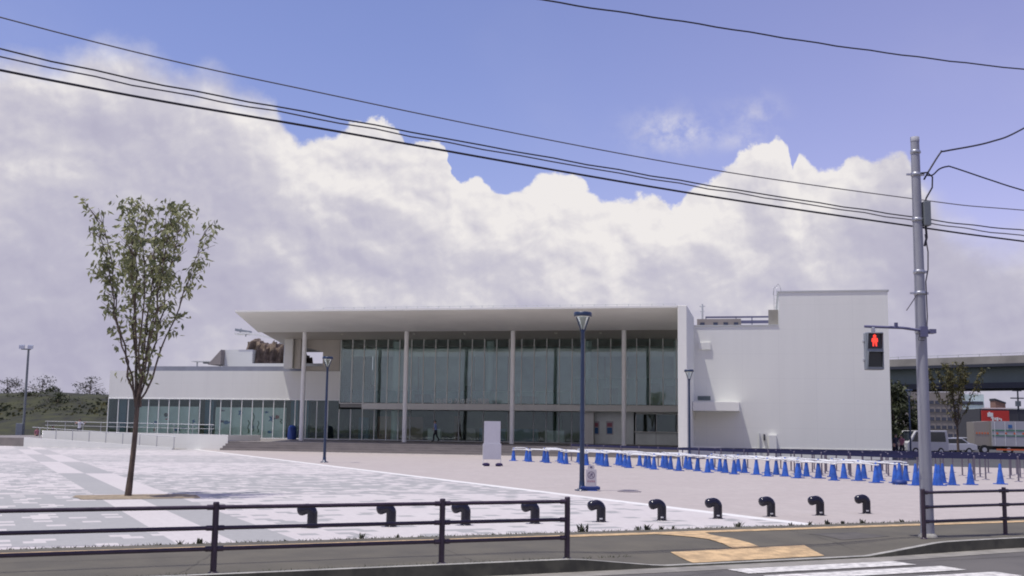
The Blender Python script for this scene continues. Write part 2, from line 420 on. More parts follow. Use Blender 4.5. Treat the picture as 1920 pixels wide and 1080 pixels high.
# ---------------------------------------------------------------- frames
TH = R(25.5); CT, ST = math.cos(TH), math.sin(TH)
def SW(s, t, z=0): return Vector((s*CT-t*ST, s*ST+t*CT, z))        # street coordinates -> world
PH = R(-12.6); HO = Vector((-7.93, 83.9, 0))
def UW(u, v, z=0): return Vector((HO.x+u*math.cos(PH)-v*math.sin(PH), HO.y+u*math.sin(PH)+v*math.cos(PH), z))
def WL(px, py, v):                                                  # picture point on the hall plane v -> (u, z)
    d = ray(px, py); V = (-math.sin(PH), math.cos(PH)); o = (HO.x+V[0]*v, HO.y+V[1]*v)
    t = (o[0]*V[0]+o[1]*V[1])/(d[0]*V[0]+d[1]*V[1]); x = d[0]*t-HO.x; y = d[1]*t-HO.y
    return x*math.cos(PH)+y*math.sin(PH), EYE+d[2]*t

# ================================================================ SETTING
g = MB(); g.sheet([(-900, 16.35, -.03), (900, 16.35, -.03), (900, 2500, -.03), (-900, 2500, -.03)], 'earth')
g.sheet([(-900, -300, -.17), (900, -300, -.17), (900, 12.8, -.17), (-900, 12.8, -.17)], 'earth')
tag(g.build('ground', rz=TH), kind='structure')
p = MB(); p.sheet([(-75, 16.35, 0), (62, 16.35, 0), (62, 74, 0), (20, 105, 0), (-75, 105, 0)], 'paving')
tag(p.build('plaza_paving', rz=TH), kind='structure')
p = MB(); p.sheet([UW(22, 30, -.012), UW(22, -2, -.012), UW(34, -16, -.012), UW(120, -34, -.012), UW(160, 120, -.012), UW(22, 120, -.012)], 'lot_asphalt')
p.v = [(x, y, .006) for x, y, z in p.v]
tag(p.build('parking_ground'), kind='structure')
# road and sidewalk
r_ = MB(); r_.sheet([(-150, -30, -.15), (150, -30, -.15), (150, 13.6, -.15), (-150, 13.6, -.15)], 'asphalt_road')
tag(r_.build('road', rz=TH), kind='structure')
def lin01(x): return max(0, min(1, x))
def smooth(x): x = max(0, min(1, x)); return x*x*(3-2*x)
def kerb_t(s): return 12.84 + .30*smooth((s-11.5)/4)
def drop(s):  return lin01((s-7.1)/1.3)*(1-lin01((s-12.0)/1.6))
def walk_z(s, t):
    k = kerb_t(s)
    return -.135*drop(s)*(1-smooth((t-k)/1.9))
sw = MB(); ss_ = [-60, -30, -12]+[-8+.25*i for i in range(0, 113)]+[26, 40, 80, 130]; n = 10
for i, s in enumerate(ss_):
    for j in range(n+1):
        k = kerb_t(s)+.12; t = k+(16.35-k)*j/n; sw.v.append((s, t, walk_z(s, t)+.001))
km = sw.mi('asphalt_walk')
for i in range(len(ss_)-1):
    for j in range(n):
        a = i*(n+1)+j; sw.f.append((a, a+n+1, a+n+2, a+1)); sw.m.append(km); sw.sm.append(True)
tag(sw.build('sidewalk', rz=TH), kind='structure')
kb = MB()
for i in range(len(ss_)-1):
    a, c = ss_[i], ss_[i+1]
    P0 = []
    for s in (a, c):
        k = kerb_t(s); z = walk_z(s, k)+.012
        P0.append([(s, k, -.16), (s, k+.015, z), (s, k+.125, z), (s, k+.125, -.16)])
    kb.add(P0[0]+P0[1], [(1, 5, 6, 2), (2, 6, 7, 3)], 'kerb'); kb.add(P0[0]+P0[1], [(0, 4, 5, 1)], 'kerb_face_shade')
tag(kb.build('kerb', rz=TH), kind='structure')
gt = MB()
for i in range(len(ss_)-1):
    a, c = ss_[i], ss_[i+1]
    gt.sheet([(a, kerb_t(a)-.42, -.145), (c, kerb_t(c)-.42, -.145), (c, kerb_t(c), -.145), (a, kerb_t(a), -.145)], 'gutter')
tag(gt.build('gutter', rz=TH), kind='structure')
mat('asphalt_patch', (.10, .092, .08), .92, var=.3, vscale=3, bump=.4, bscale=120)
pa = MB(); random.seed(31)
def crack(s0, t0, s1, t1, z, wd=.006):
    n_ = 26; L_ = []; R_ = []
    for i in range(n_+1):
        f = i/n_; s_ = s0+(s1-s0)*f+random.gauss(0, .012); t_ = t0+(t1-t0)*f+random.gauss(0, .012); w = wd*random.uniform(.3, 1.3)
        dx, dy = (t1-t0), -(s1-s0); l_ = math.hypot(dx, dy); dx /= l_; dy /= l_
        L_.append((s_+dx*w, t_+dy*w)); R_.append((s_-dx*w, t_-dy*w))
    for i in range(n_):
        q4 = [L_[i], L_[i+1], R_[i+1], R_[i]]
        pa.sheet([(a, c, (walk_z(a, c)+.005) if z is None else z) for a, c in q4], 'asphalt_patch')
crack(-6, 14.9, 2.6, 14.75, None); crack(2.2, 13.1, 3.1, 15.5, None, .005); crack(12.2, 13.4, 12.7, 15.5, None, .005); crack(5.8, 13.1, 6.1, 15.5, None, .004)
crack(12, 12.2, 22, 12.4, -.146, .008); crack(6, 11.4, 9, 12.3, -.146, .008)
for (a, c, d, e2_) in [(12.6, 13.6, 14.1, 14.9), (-2.2, -.4, 13.6, 14.4)]:
    nn = 8
    for i in range(nn):
        for j in range(nn):
            s0 = a+(c-a)*i/nn; s1 = a+(c-a)*(i+1)/nn; t0 = d+(e2_-d)*j/nn; t1 = d+(e2_-d)*(j+1)/nn
            pa.sheet([(x, y, walk_z(x, y)+.0045) for x, y in ((s0, t0), (s1, t0), (s1, t1), (s0, t1))], 'asphalt_patch')
tag(pa.build('asphalt_repairs', rz=TH), kind='structure')
# tactile paving: ribbon line, curved link, pad (sampled so it follows the dropped sidewalk)
tp = MB()
def ribbon(L, Rr, mt='tactile', dz=.008):
    vs = []
    for (a, c) in zip(L, Rr): vs += [(a[0], a[1], walk_z(*a)+dz), (c[0], c[1], walk_z(*c)+dz)]
    tp.add(vs, [(2*i, 2*i+2, 2*i+3, 2*i+1) for i in range(len(L)-1)], mt)
sl = [-14+.5*i for i in range(100)]
ribbon([(s, 15.58) for s in sl], [(s, 15.88) for s in sl])
ribbon([(10.05, 15.57), (10.22, 15.3), (10.34, 15.0), (10.40, 14.6), (10.36, 14.2), (10.28, 13.86)],
       [(11.0, 15.57), (10.86, 15.2), (10.82, 14.9), (10.84, 14.6), (10.84, 14.2), (10.80, 13.88)], dz=.011)
for k in range(4):
    f0, f1 = k/4, (k+1)/4
    def row(f): return [(9.0+.14*f+(2.37+.13*f)*i/10, 13.02+.76*f+.09*i/10) for i in range(11)]
    ribbon(row(f1), row(f0), dz=.009)
tag(tp.build('tactile_paving', rz=TH), kind='structure')
cw = MB()
for (s0, s1, t0, t1) in [(9.1, 11.98, 11.93, 12.38), (9.15, 12.2, 11.25, 11.70), (9.2, 12.4, 10.52, 10.97), (9.2, 12.5, 9.8, 10.25), (9.2, 12.6, 9.1, 9.55)]:
    cw.sheet([(s0, t0, -.140), (s1, t0, -.140), (s1, t1, -.140), (s0, t1, -.140)], 'road_white')
tag(cw.build('crosswalk_marking', rz=TH), kind='structure')
so_ = MB(); pts = []
for k in range(40):
    a = 2*math.pi*k/40; rr = 1+random.uniform(-.04, .04)
    cx, cy = math.cos(a), math.sin(a); f = max(abs(cx), abs(cy))**.75
    pts.append((3.55+1.35*cx/f*rr, 27.2+.85*cy/f*rr, .008))
so_.sheet(pts, 'soil'); tag(so_.build('tree_pit_soil', rz=TH), kind='structure')
mh = MB(); mh.lathe([(.33, .002), (.33, .012), (.29, .012), (.29, .009), (.02, .009)], 'manhole', 24)
tag(mh.build('manhole_cover', loc=G(1180, 922)), 'round flat manhole cover in the pink paving right of the nearest lamp', 'manhole cover')

# grass bank far left
gb = MB(); nx, ny = 40, 14; H_ = []
for j in range(ny+1):
    for i in range(nx+1):
        x = -190+i*4.9; y = 98+j*4.5
        e = smooth((y-100)/34)*4.9*(1-.0*i) ; e *= smooth((6-x)/20)
        e += .35*math.sin(x*.21+y*.1)+.25*math.sin(x*.07-y*.3) if y > 102 else 0
        gb.v.append((x, y+(x+40)*-.12, max(e, -.02)))
km = gb.mi('grass_bank')
for j in range(ny):
    for i in range(nx):
        a = j*(nx+1)+i; gb.f.append((a, a+1, a+nx+2, a+nx+1)); gb.m.append(km); gb.sm.append(True)
tag(gb.build('grass_bank'), kind='structure')
gr = MB(); gr.sheet([(-70, 93, .012), (-37.6, 86.5, .012), (-37.0, 100, .012), (-72, 104, .012)], 'grass_dry')
tag(gr.build('grass_verge'), kind='structure')
# grass tufts on the bank
tf = MB()
for k in range(5200):
    x = random.uniform(-75, -38); y = random.uniform(93, 139)
    yy = (y-(x+40)*-.12); z = smooth((yy-100)/34)*4.9
    hgt = random.uniform(.08, .3) if y > 103 else random.uniform(.05, .15); wd = random.uniform(.2, .7)
    a = random.uniform(0, 3.14)
    dx, dy = math.cos(a)*wd/2, math.sin(a)*wd/2
    tf.add([(x-dx, y-dy, z-.1), (x+dx, y+dy, z-.1), (x+dx*.4, y+dy*.4+.1, z+hgt), (x-dx*.5, y-dy*.5, z+hgt*.8)], [(0, 1, 2, 3)], 'leaf_dark' if random.random() < .75 else 'leaf_autumn')
tag(tf.build('grass_tufts'), 'rough yellowish green grass tufts covering the bank at far left', 'grass', kind='stuff')

# ================================================================ HALL
hall = thing('hall_building', HO, PH, 'long white modern hall with deep flat roof, tall glass front and windowless white block', 'building')
DK = .6
# terrace and steps
tr_ = MB(); tr_.box(-9.3, 21.0, -9.55, 30, -.02, DK, 'deck')
tr_.box(-36, -9.3, -9.4, 30, -.02, DK-.01, 'deck')
for k in range(1, 4): tr_.box(-9.3, 21.0, -9.55-.38*k, -9.55-.38*(k-1), -.02, DK-.15*k, 'deck')
tag(tr_.build('entrance_terrace', loc=HO, rz=PH), kind='structure')
ed = MB(); ed.box(-9.2, 21.0, -11.1, -10.9, -.02, .02, 'white_edge'); tag(ed.build('plaza_edging', loc=HO, rz=PH), kind='structure')
# roof: sloping soffit wedge at the front, flat behind
rf = MB()
F0 = -10.6
rf.add([(-8.7, F0, 9.28), (21.0, F0, 9.28), (21.0, 0, 8.84), (-11.95, 0, 8.84)], [(0, 1, 2, 3)], 'soffit_white')
rf.add([(-8.7, F0, 9.28), (21.0, F0, 9.28), (21.0, F0, 9.40), (-8.7, F0, 9.40)], [(0, 3, 2, 1)], 'white_panel')
rf.add([(-8.7, F0, 9.40), (21.0, F0, 9.40), (21.0, 24, 9.40), (-19.0, 24, 9.40)], [(0, 3, 2, 1)], 'white_panel')
rf.add([(-8.7, F0, 9.28), (-8.7, F0, 9.40), (-19.0, 24, 9.40), (-19.0, 24, 8.98), (-11.95, 0, 8.98)], [(0, 1, 2, 3, 4)], 'white_panel')
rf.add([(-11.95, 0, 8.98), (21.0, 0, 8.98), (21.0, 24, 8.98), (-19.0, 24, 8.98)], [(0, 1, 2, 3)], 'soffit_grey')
rf.add([(-11.95, 0, 8.84), (21.0, 0, 8.84), (21.0, 0, 8.98), (-11.95, 0, 8.98)], [(0, 1, 2, 3)], 'soffit_white')
roof = rf.build('roof', hall)
rr_ = MB()
for k in range(33):
    u = -2.5+k*.73; rr_.box(u-.02, u+.02, F0+.35, F0+.39, 9.40, 9.56, 'mullion_grey')
rr_.box(-2.5, 20.9, F0+.36, F0+.38, 9.53, 9.555, 'mullion_grey')
rr_.build('roof_rail', roof)
for k in range(4):
    m = MB(); m.lathe([(.17, DK), (.17, 8.86)], 'column_white', 20, (-8.2+8.2*k, 0.25)); m.build('column', hall)
m = MB(); m.box(-13.3, -12.55, 8.0, 8.9, 6.5, 8.98, 'white_panel'); m.build('pier', hall)
# back parts of the terrace gap above the side wing
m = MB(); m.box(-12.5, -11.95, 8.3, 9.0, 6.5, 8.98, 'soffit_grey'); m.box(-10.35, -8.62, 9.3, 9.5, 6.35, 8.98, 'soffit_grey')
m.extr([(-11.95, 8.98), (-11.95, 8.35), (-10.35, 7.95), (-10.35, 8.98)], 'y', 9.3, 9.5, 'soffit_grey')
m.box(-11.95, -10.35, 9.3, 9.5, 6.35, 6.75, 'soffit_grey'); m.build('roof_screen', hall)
# end wall (fin)
m = MB(); m.extr([(-10.6, 0), (-3, 0), (-3, 9.42), (-10.6, 9.42)], 'x', 21.02, 21.58, 'white_wall'); m.build('end_wall', hall, bevel=.03)
# white block
wb = MB()
wb.extr([(21.3, -.02), (34.25, -.02), (34.25, 11.08), (27.25, 11.08), (27.25, 8.82), (21.3, 8.82)], 'y', -3.0, 26, 'white_wall')
blk = wb.build('white_block', hall)
for (a, c, d, e_, nm, mt, dep) in [(21.85, 22.7, 7.2, 7.7, 'vent', 'white_wall', .12), (21.8, 22.65, 3.78, 4.06, 'louvre', 'girder', .05), (26.45, 26.95, .1, 1.5, 'meter_cabinet', 'white_panel', .35)]:
    m = MB(); m.box(a, c, -3-dep, -2.99, d, e_, mt); m.build(nm, blk, bevel=.01)
m = MB(); m.box(27.15, 34.35, -3.05, 26.1, 11.08, 11.16, 'mullion_grey'); m.build('coping', blk)
m = MB(); m.box(21.58, 27.2, -3.05, 26.1, 8.82, 8.88, 'mullion_grey'); m.build('coping', blk)
m = MB(); m.box(21.6, 34.27, -3.03, -2.99, .62, .65, 'white_panel'); m.build('base_joint', blk)
m = MB(); m.box(25.82, 25.88, -3.12, -3.0, .4, 1.62, 'mullion_grey'); m.build('vent_pipe', blk)
m = MB(); m.box(26.1, 26.22, -3.16, -3.0, 1.15, 1.55, 'shop_dark'); m.build('intercom', blk)
cn = MB(); cn.extr([(21.6, 3.02), (24.6, 3.02), (24.6, 3.62), (21.6, 3.62)], 'y', -5.6, -2.99, 'white_wall'); cn.build('canopy', hall, bevel=.02)
# ramp under the canopy + low wall
m = MB(); m.box(21.6, 23.4, -6.3, -6.1, -.02, .72, 'white_wall'); m.build('low_wall', hall)
# things on the block roof
m = MB(); m.box(21.7, 24.7, -1.5, -.2, 8.8, 9.45, 'office_wall')
for a in (22.1, 23.0, 23.7, 24.4): m.box(a-.18, a+.12, -1.55, -1.5, 8.95, 9.2, 'office_glass')
tag(m.build('rooftop_cabinet', loc=HO, rz=PH), 'long beige equipment cabinet with dark vents on the low roof beside the tall block', 'equipment')
m = MB(); m.box(22.2, 26.9, .2, .3, 9.68, 9.8, 'arm_blue'); m.box(23.0, 26.9, .2, .3, 9.28, 9.5, 'arm_blue')
for a in (22.2, 24.3, 25.4, 26.6): m.box(a, a+.07, .2, .3, 8.8, 9.8, 'arm_blue')
tag(m.build('rooftop_rail', loc=HO, rz=PH), 'blue grey steel rail frame along the low roof behind the cabinet', 'railing')
m = MB(); m.tube([(22.0, -.1, 8.8), (22.0, -.1, 10.65)], .07, 'mullion_grey'); m.box(21.8, 22.2, -.15, -.05, 10.45, 10.52, 'mullion_grey'); m.box(21.85, 22.15, -.15, -.05, 10.1, 10.15, 'mullion_grey')
tag(m.build('roof_mast', loc=HO, rz=PH), 'short grey mast with two crosspieces on the low roof', 'mast')
m = MB(); m.box(26.55, 27.2, -2.4, -1.6, 8.8, 9.95, 'concrete')
tag(m.build('roof_unit', loc=HO, rz=PH), 'small brown box unit at the foot of the roof ladder', 'equipment')
m = MB()
for a in (26.95, 27.15): m.tube([(a, -1.2, 9.9), (a, -1.2, 11.4), (a, -1.0, 11.75), (a, -.7, 11.8)], .018, 'steel', 6)
for k in range(6): m.tube([(26.95, -1.2, 10+.27*k), (27.15, -1.2, 10+.27*k)], .012, 'steel', 5)
m.tube([(26.9, -1.25, 11.1), (26.95, -1.7, 11.5), (27.25, -1.7, 11.8), (27.4, -1.25, 11.6), (27.45, -1.2, 11.1)], .02, 'steel', 6)
tag(m.build('roof_ladder', loc=HO, rz=PH), 'thin steel ladder with a loop hoop climbing to the tall block roof', 'ladder')

# glass front of the hall
GV = 9.0; M0 = 1.04; U0 = -8.6; NP = 28
for k in range(NP):
    u = U0+k*M0
    w_ = MB(); w_.box(u+.035, u+M0-.035, GV, GV+.02, 3.72, 8.90, 'glass'); o = w_.build('upper_window', hall)
    f_ = MB(); f_.box(u-.03, u+.03, GV-.07, GV+.08, 3.66, 8.97, 'mullion'); f_.build('mullion', o)
k = 0
while k < NP-8:
    wdt = 1 if k < 6 or k > 15 else 2
    u = U0+k*M0
    w_ = MB(); w_.box(u+.035, u+M0*wdt-.035, GV+.01, GV+.03, DK+.08, 3.14, 'glass_low'); o = w_.build('lower_window', hall)
    f_ = MB(); f_.box(u-.03, u+.03, GV-.05, GV+.08, DK, 3.14, 'mullion' if k < 6 else 'mullion_grey'); f_.box(u+.03, u+M0*wdt-.03, GV-.04, GV+.06, DK, DK+.08, 'mullion_grey')
    f_.build('window_frame', o); k += wdt
UE = U0+k*M0     # end of the lower glass (about u = 12.2)
m = MB(); m.box(-5.75, 21.0, 6.6, GV-.1, 3.12, 3.62, 'white_panel'); slab = m.build('balcony', hall, bevel=.01)
m = MB(); m.box(-8.6, -5.75, GV-.09, GV+.1, 3.6, 3.67, 'mullion'); m.build('transom', hall)
# lettering standing on the balcony edge
cu = bpy.data.curves.new('lettering', 'FONT'); cu.body = '仙台うみの杜水族館'; cu.size = .46; cu.extrude = .02; cu.space_character = 1.05
try:
    import os
    fp = os.path.join(bpy.utils.system_resource('DATAFILES'), 'fonts', 'Noto Sans CJK Regular.woff2')
    if os.path.exists(fp): pass
except Exception: pass
to = bpy.data.objects.new('lettering', cu); C.objects.link(to)
dg = bpy.context.evaluated_depsgraph_get(); me = bpy.data.meshes.new_from_object(to.evaluated_get(dg)); bpy.data.objects.remove(to)
me.materials.clear(); me.materials.append(MATS['bar_white'])
xs = [v.co.x for v in me.vertices] or [0, 1]; wtxt = max(xs)-min(xs)
sc = 4.35/wtxt
lt = bpy.data.objects.new('lettering', me); C.objects.link(lt); lt.parent = hall
lt.rotation_euler = (math.pi/2, 0, 0); lt.scale = (sc, sc, 1); lt.location = (.5, 6.7, 3.66)
# ticket counter and poster wall, lower right
m = MB(); m.box(UE, UE+.95, 7.4, 9.0, DK, 3.12, 'white_panel'); m.build('wall_pier', hall)
pw = MB(); pw.box(UE+.95, 16.2, 8.2, 8.4, DK, 3.12, 'panel_pale'); o = pw.build('poster_wall', hall)
for px in (1117, 1143):
    u, z = WL(px, 803, 8.15)
    q_ = MB(); q_.box(u-.28, u+.28, 8.16, 8.2, z-.5, z+.55, 'sign_white'); q_.box(u-.2, u+.2, 8.145, 8.16, z-.42, z+.05, 'fish_blue'); q_.box(u-.2, u+.2, 8.145, 8.16, z+.12, z+.42, 'shirt_pink'); q_.build('poster', o)
tk = MB(); tk.box(16.4, 21.0, 7.6, 7.9, DK, 1.55, 'panel_pale')
for a in (18.0, 19.6): tk.box(a-.02, a+.02, 7.58, 7.6, DK, 1.55, 'mullion_grey')
tk.box(16.35, 21.0, 7.3, 7.9, 1.55, 1.62, 'white_panel'); tk.box(16.4, 21.0, 7.9, 8.0, 2.95, 3.12, 'white_panel')
o = tk.build('ticket_counter', hall)
for a in (16.4, 18.0, 19.6):
    m = MB(); m.box(a+.04, a+1.5, 7.75, 7.77, 1.62, 2.95, 'glass_low'); m.box(a, a+.04, 7.72, 7.82, 1.62, 2.95, 'mullion'); m.build('ticket_window', o)
# interior
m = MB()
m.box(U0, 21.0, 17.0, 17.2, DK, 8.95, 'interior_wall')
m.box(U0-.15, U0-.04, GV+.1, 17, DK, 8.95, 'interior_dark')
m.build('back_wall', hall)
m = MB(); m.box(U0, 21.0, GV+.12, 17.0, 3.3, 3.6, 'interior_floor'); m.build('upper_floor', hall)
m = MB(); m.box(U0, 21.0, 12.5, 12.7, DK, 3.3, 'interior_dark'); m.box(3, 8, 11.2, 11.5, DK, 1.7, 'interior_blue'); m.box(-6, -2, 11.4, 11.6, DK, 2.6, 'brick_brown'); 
for (a, w_, h_, mt, vv) in [(-7.8, .9, 1.9, 'interior_blue', 11.6), (-1.4, 1.1, 1.0, 'panel_pale', 10.9), (.6, .5, 2.1, 'brick_brown', 12.0), (2.0, .8, 1.1, 'office_wall', 10.6), (8.6, 1.6, 1.0, 'panel_pale', 11.0), (9.1, .7, 2.2, 'fish_green', 12.1), (5.3, .5, 1.7, 'fish_green', 11.0)]:
    m.box(a, a+w_, vv, vv+.4, DK, DK+h_, mt)
m.build('lower_inner_wall', hall)
m = MB()
for (a, w_, h_, mt, vv) in [(-6.9, .4, 1.7, 'shop_dark', 11.3), (-2.6, 1.4, .9, 'brick_brown', 11.0), (1.8, .5, 1.6, 'fish_green', 10.8), (6.1, 1.8, .8, 'shop_dark', 11.4), (13.4, 1.2, 1.5, 'shop_dark', 10.9), (17.2, .9, 1.9, 'fish_green', 10.7), (18.4, 1.1, 1.7, 'fish_green', 10.9)]:
    m.box(a, a+w_, vv, vv+.4, 3.6, 3.6+h_, mt)
for a in (-3.1, 1.9, 4.9, 8.2, 13.2, 15.1): m.box(a, a+.09, 13.2, 13.3, 3.6, 8.6, 'office_wall')
m.build('upper_furniture', hall)
m = MB()
for a in (-4.2, 4, 12.2, 19.5): m.lathe([(.33, 3.6), (.33, 8.9)], 'interior_column', 18, (a, 10.6))
for a in (-4.2,): m.lathe([(.33, DK), (.33, 3.3)], 'interior_column', 18, (a, 10.6))
m.build('inner_columns', hall)
m = MB(); m.box(11.2, 20.9, 9.9, 9.93, 3.65, 5.85, 'frosted'); m.build('frosted_screen', hall)
m = MB(); m.box(U0, 11.0, 9.9, 9.93, 3.65, 4.75, 'frosted'); m.build('balustrade', hall)
m = MB(); m.box(U0, 20.9, 11.5, 17, 8.1, 8.4, 'interior_column'); m.box(U0, 20.9, 11.45, 11.5, 7.7, 8.4, 'panel_pale'); m.build('ceiling_beam', hall)
for a in (-6.5, -.5, 3.6, 7.4, 10.8, 14.2):
    m = MB(); m.lathe([(.09, 8.93), (.09, 8.975)], 'lens_glow', 10, (a, 3.6)); m.build('downlight', hall)

# ---- side wing
W0 = -30.2; W1 = U0-.05
m = MB(); m.box(W0, W1, GV, 26, 3.92, 6.32, 'white_panel'); wing = m.build('side_wing', hall)
mat('roof_membrane', (.27, .28, .31), .8, var=.2, vscale=.4)
m = MB(); m.box(W0+.15, W1-.15, GV+.3, 25.8, 6.32, 6.34, 'roof_membrane'); m.build('flat_roof', wing)
m = MB(); m.box(W0+.4, W1-1, GV+5, 25, 6.34, 7.0, 'roof_membrane'); m.build('parapet', wing)
m = MB(); m.box(W0, W1, GV-.04, GV+.1, 3.86, 3.93, 'mullion'); m.build('sill_trim', wing)
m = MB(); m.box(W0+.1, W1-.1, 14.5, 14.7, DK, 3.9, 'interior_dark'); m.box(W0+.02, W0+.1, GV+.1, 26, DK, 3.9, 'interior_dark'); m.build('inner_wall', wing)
m = MB()
for (x0, x1) in ((222, 236), (384, 400), (545, 558), (570, 578)):
    a = WL(x0, 780, 10)[0]; c = WL(x1, 780, 10)[0]; m.box(a, c, 10, 10.5, DK, 3.9, 'interior_blue')
m.build('blue_columns', wing)
npn = 22; pw_ = (W1-W0)/npn
for k in range(npn):
    u = W0+k*pw_
    w_ = MB(); w_.box(u+.03, u+pw_-.03, GV+.03, GV+.05, DK+.06, 3.86, 'glass_low'); o = w_.build('window', wing)
    f_ = MB(); f_.box(u-.028, u+.028, GV, GV+.1, DK, 3.87, 'mullion'); f_.box(u+.028, u+pw_-.028, GV, GV+.08, DK, DK+.06, 'mullion'); f_.build('frame', o)
# pale graphic screens behind the wing glass with small sea creature shapes
def screen(x0, x1, ytop, shapes):
    a = WL(x0, 780, 9.3)[0]; c = WL(x1, 780, 9.3)[0]; zt = WL((x0+x1)/2, ytop, 9.3)[1]
    m = MB(); m.box(a, c, 9.3, 9.36, DK, zt, 'panel_pale'); o = m.build('graphic_screen', wing)
    for (px, py, w, h, mt, kind) in shapes:
        u, z = WL(px, py, 9.29); w *= .046; h *= .046
        q_ = MB()
        if kind == 'f':   # a fish: rounded body and tail fin
            body = [(u+w*.5*math.cos(t_), z+h*.4*math.sin(t_)) for t_ in [2*math.pi*i/14 for i in range(14)]]
            q_.extr(body, 'y', 9.285, 9.30, mt); q_.extr([(u+w*.4, z), (u+w*.8, z+h*.45), (u+w*.7, z), (u+w*.8, z-h*.45)], 'y', 9.282, 9.30, mt)
        elif kind == 'w':  # weed: wavy strip
            L_ = [(u-w*.25+.06*math.sin(i*1.3), z-h/2+h*i/8) for i in range(9)]; R_ = [(u+w*.25+.06*math.sin(i*1.3), z-h/2+h*i/8) for i in range(8, -1, -1)]
            q_.extr(R_[::-1][::1] and L_+R_, 'y', 9.285, 9.30, mt)
        else:
            star = []
            for i in range(10):
                r0 = .5 if i % 2 == 0 else .25; star.append((u+w*r0*math.cos(i*math.pi/5), z+h*r0*math.sin(i*math.pi/5)))
            q_.extr(star, 'y', 9.285, 9.30, mt)
        q_.build('graphic', o)
screen(255, 372, 762, [(311, 778, 8, 10, 'shop_dark', 'f'), (312, 786, 6, 3, 'fish_red', 'f'), (291, 792, 6, 7, 'fish_blue', 'f'), (289, 806, 5, 5, 'fish_red', 'w'), (331, 806, 10, 8, 'fish_blue', 'f'), (363, 790, 8, 9, 'fish_blue', 's'), (345, 803, 12, 4, 'fish_blue', 'f')])
screen(404, 536, 764, [(451, 774, 11, 15, 'fish_blue', 's'), (424, 792, 12, 9, 'fish_blue', 'f'), (466, 800, 5, 24, 'fish_green', 'w'), (475, 792, 4, 34, 'fish_green', 'w'), (484, 800, 4, 22, 'fish_green', 'w'), (474, 800, 7, 11, 'fish_blue', 's'),
        (510, 785, 16, 16, 'fish_blue', 's'), (519, 782, 6, 10, 'fish_red', 'f'), (527, 790, 5, 9, 'fish_green', 'w'), (499, 773, 6, 5, 'fish_blue', 'f'), (415, 790, 6, 6, 'sign_ink', 'f'), (505, 810, 8, 6, 'fish_blue', 'f'), (416, 770, 8, 3, 'sign_ink', 'f')])
# ---- stadium behind the wing
st = thing('stadium_block', UW(-20, 20), PH, 'white stepped block and thin slanting white roof rising behind the low wing', 'building')
def lb(o_, *a): return (a[0]+20, a[1]+20, a[2]-20, a[3]-20, a[4], a[5])
m = MB(); m.box(-4.9, -1.85, -.2, 6, 5, 8.95, 'white_wall'); m.box(-1.85, 9, -.2, 0.2, 5, 7.62, 'white_wall'); m.build('wall', st)
m = MB(); m.extr([(-3.7, 10.55), (-2.3, 10.62), (1.7, 9.85), (1.7, 9.68), (-2.3, 10.42), (-3.7, 10.42)], 'y', -.5, .5, 'white_panel')
m.extr([(-3.7, 11.0), (-2.2, 10.75), (-2.2, 10.62), (-3.7, 10.75)], 'y', -.4, .2, 'signal_grey')
m.tube([(-3.2, -.3, 10.5), (-3.1, -.3, 11.0)], .05, 'signal_grey', 6); m.tube([(-2.6, -.3, 10.2), (-2.5, -.3, 10.8)], .05, 'signal_grey', 6)
m.tube([(1.45, -.2, 7.6), (1.45, -.2, 9.5), (.9, -.2, 9.55)], .06, 'mullion_grey', 6); m.build('slanting_roof', st)
m = MB(); m.box(-9.6, -6.4, 2, 3, 7.2, 7.28, 'white_panel'); m.box(-9.2, -9.1, 2.4, 2.5, 6.6, 7.2, 'mullion_grey'); m.box(-6.7, -6.6, 2.4, 2.5, 6.6, 7.2, 'mullion_grey'); m.box(-8.4, -7.8, 2.2, 2.6, 7.02, 7.15, 'box_grey')
tag(m.build('roof_duct', loc=UW(-19.9, 20, .72), rz=PH), 'thin flat white duct on posts standing on the wing roof behind the tree', 'equipment')
m = MB(); m.extr([(-6.0, 6.9), (-4.65, 6.9), (-4.65, 8.35)], 'y', 0, 2.4, 'office_wall')
tag(m.build('roof_skylight', loc=UW(-20.1, 19, .55), rz=PH), 'small grey wedge shaped skylight on the wing roof left of the white block', 'skylight')
# artificial rock
rk = bmesh.new(); bmesh.ops.create_grid(rk, x_segments=110, y_segments=40, size=1)
from mathutils import noise as mn
for v_ in rk.verts:
    x = v_.co.x; s_ = (x+1)/2                                      # 0 left .. 1 right
    a = (v_.co.y+1)/2                                              # 0 front foot .. 1 back foot
    top = 9.25+.5*smooth((.32-s_)/.15)-.0
    if s_ < .28: top = 9.9-.35*abs(s_-.12)/.12+.1
    if s_ > .62: top = 9.6-1.3*(s_-.62)/.38
    if .28 <= s_ <= .62: top = 9.45+.25*math.sin(s_*30)
    hgt = top-5.2; ang = a*math.pi
    nn = mn.fractal(Vector((x*7, a*5, 2)), .8, 2.2, 6)*.40
    zz = 5.2+hgt*min(1, math.sin(ang)*1.25)*(1+.05*nn)
    dep = -math.cos(ang)*1.8
    ridge = .10*math.sin(s_*46+nn*5)+nn*1.1
    v_.co = Vector((-23.1+s_*5.9+nn*.2, 22.0+dep+ridge, zz+nn*.75))
rme = bpy.data.meshes.new('rockwork'); rk.to_mesh(rme); rk.free(); rme.materials.append(MATS['rock'])
for p_ in rme.polygons: p_.use_smooth = False
ro = bpy.data.objects.new('rockwork', rme); C.objects.link(ro); ro.location = HO; ro.rotation_euler = (0, 0, PH)
tag(ro, 'brown craggy artificial rock behind the wing roof', 'rock')

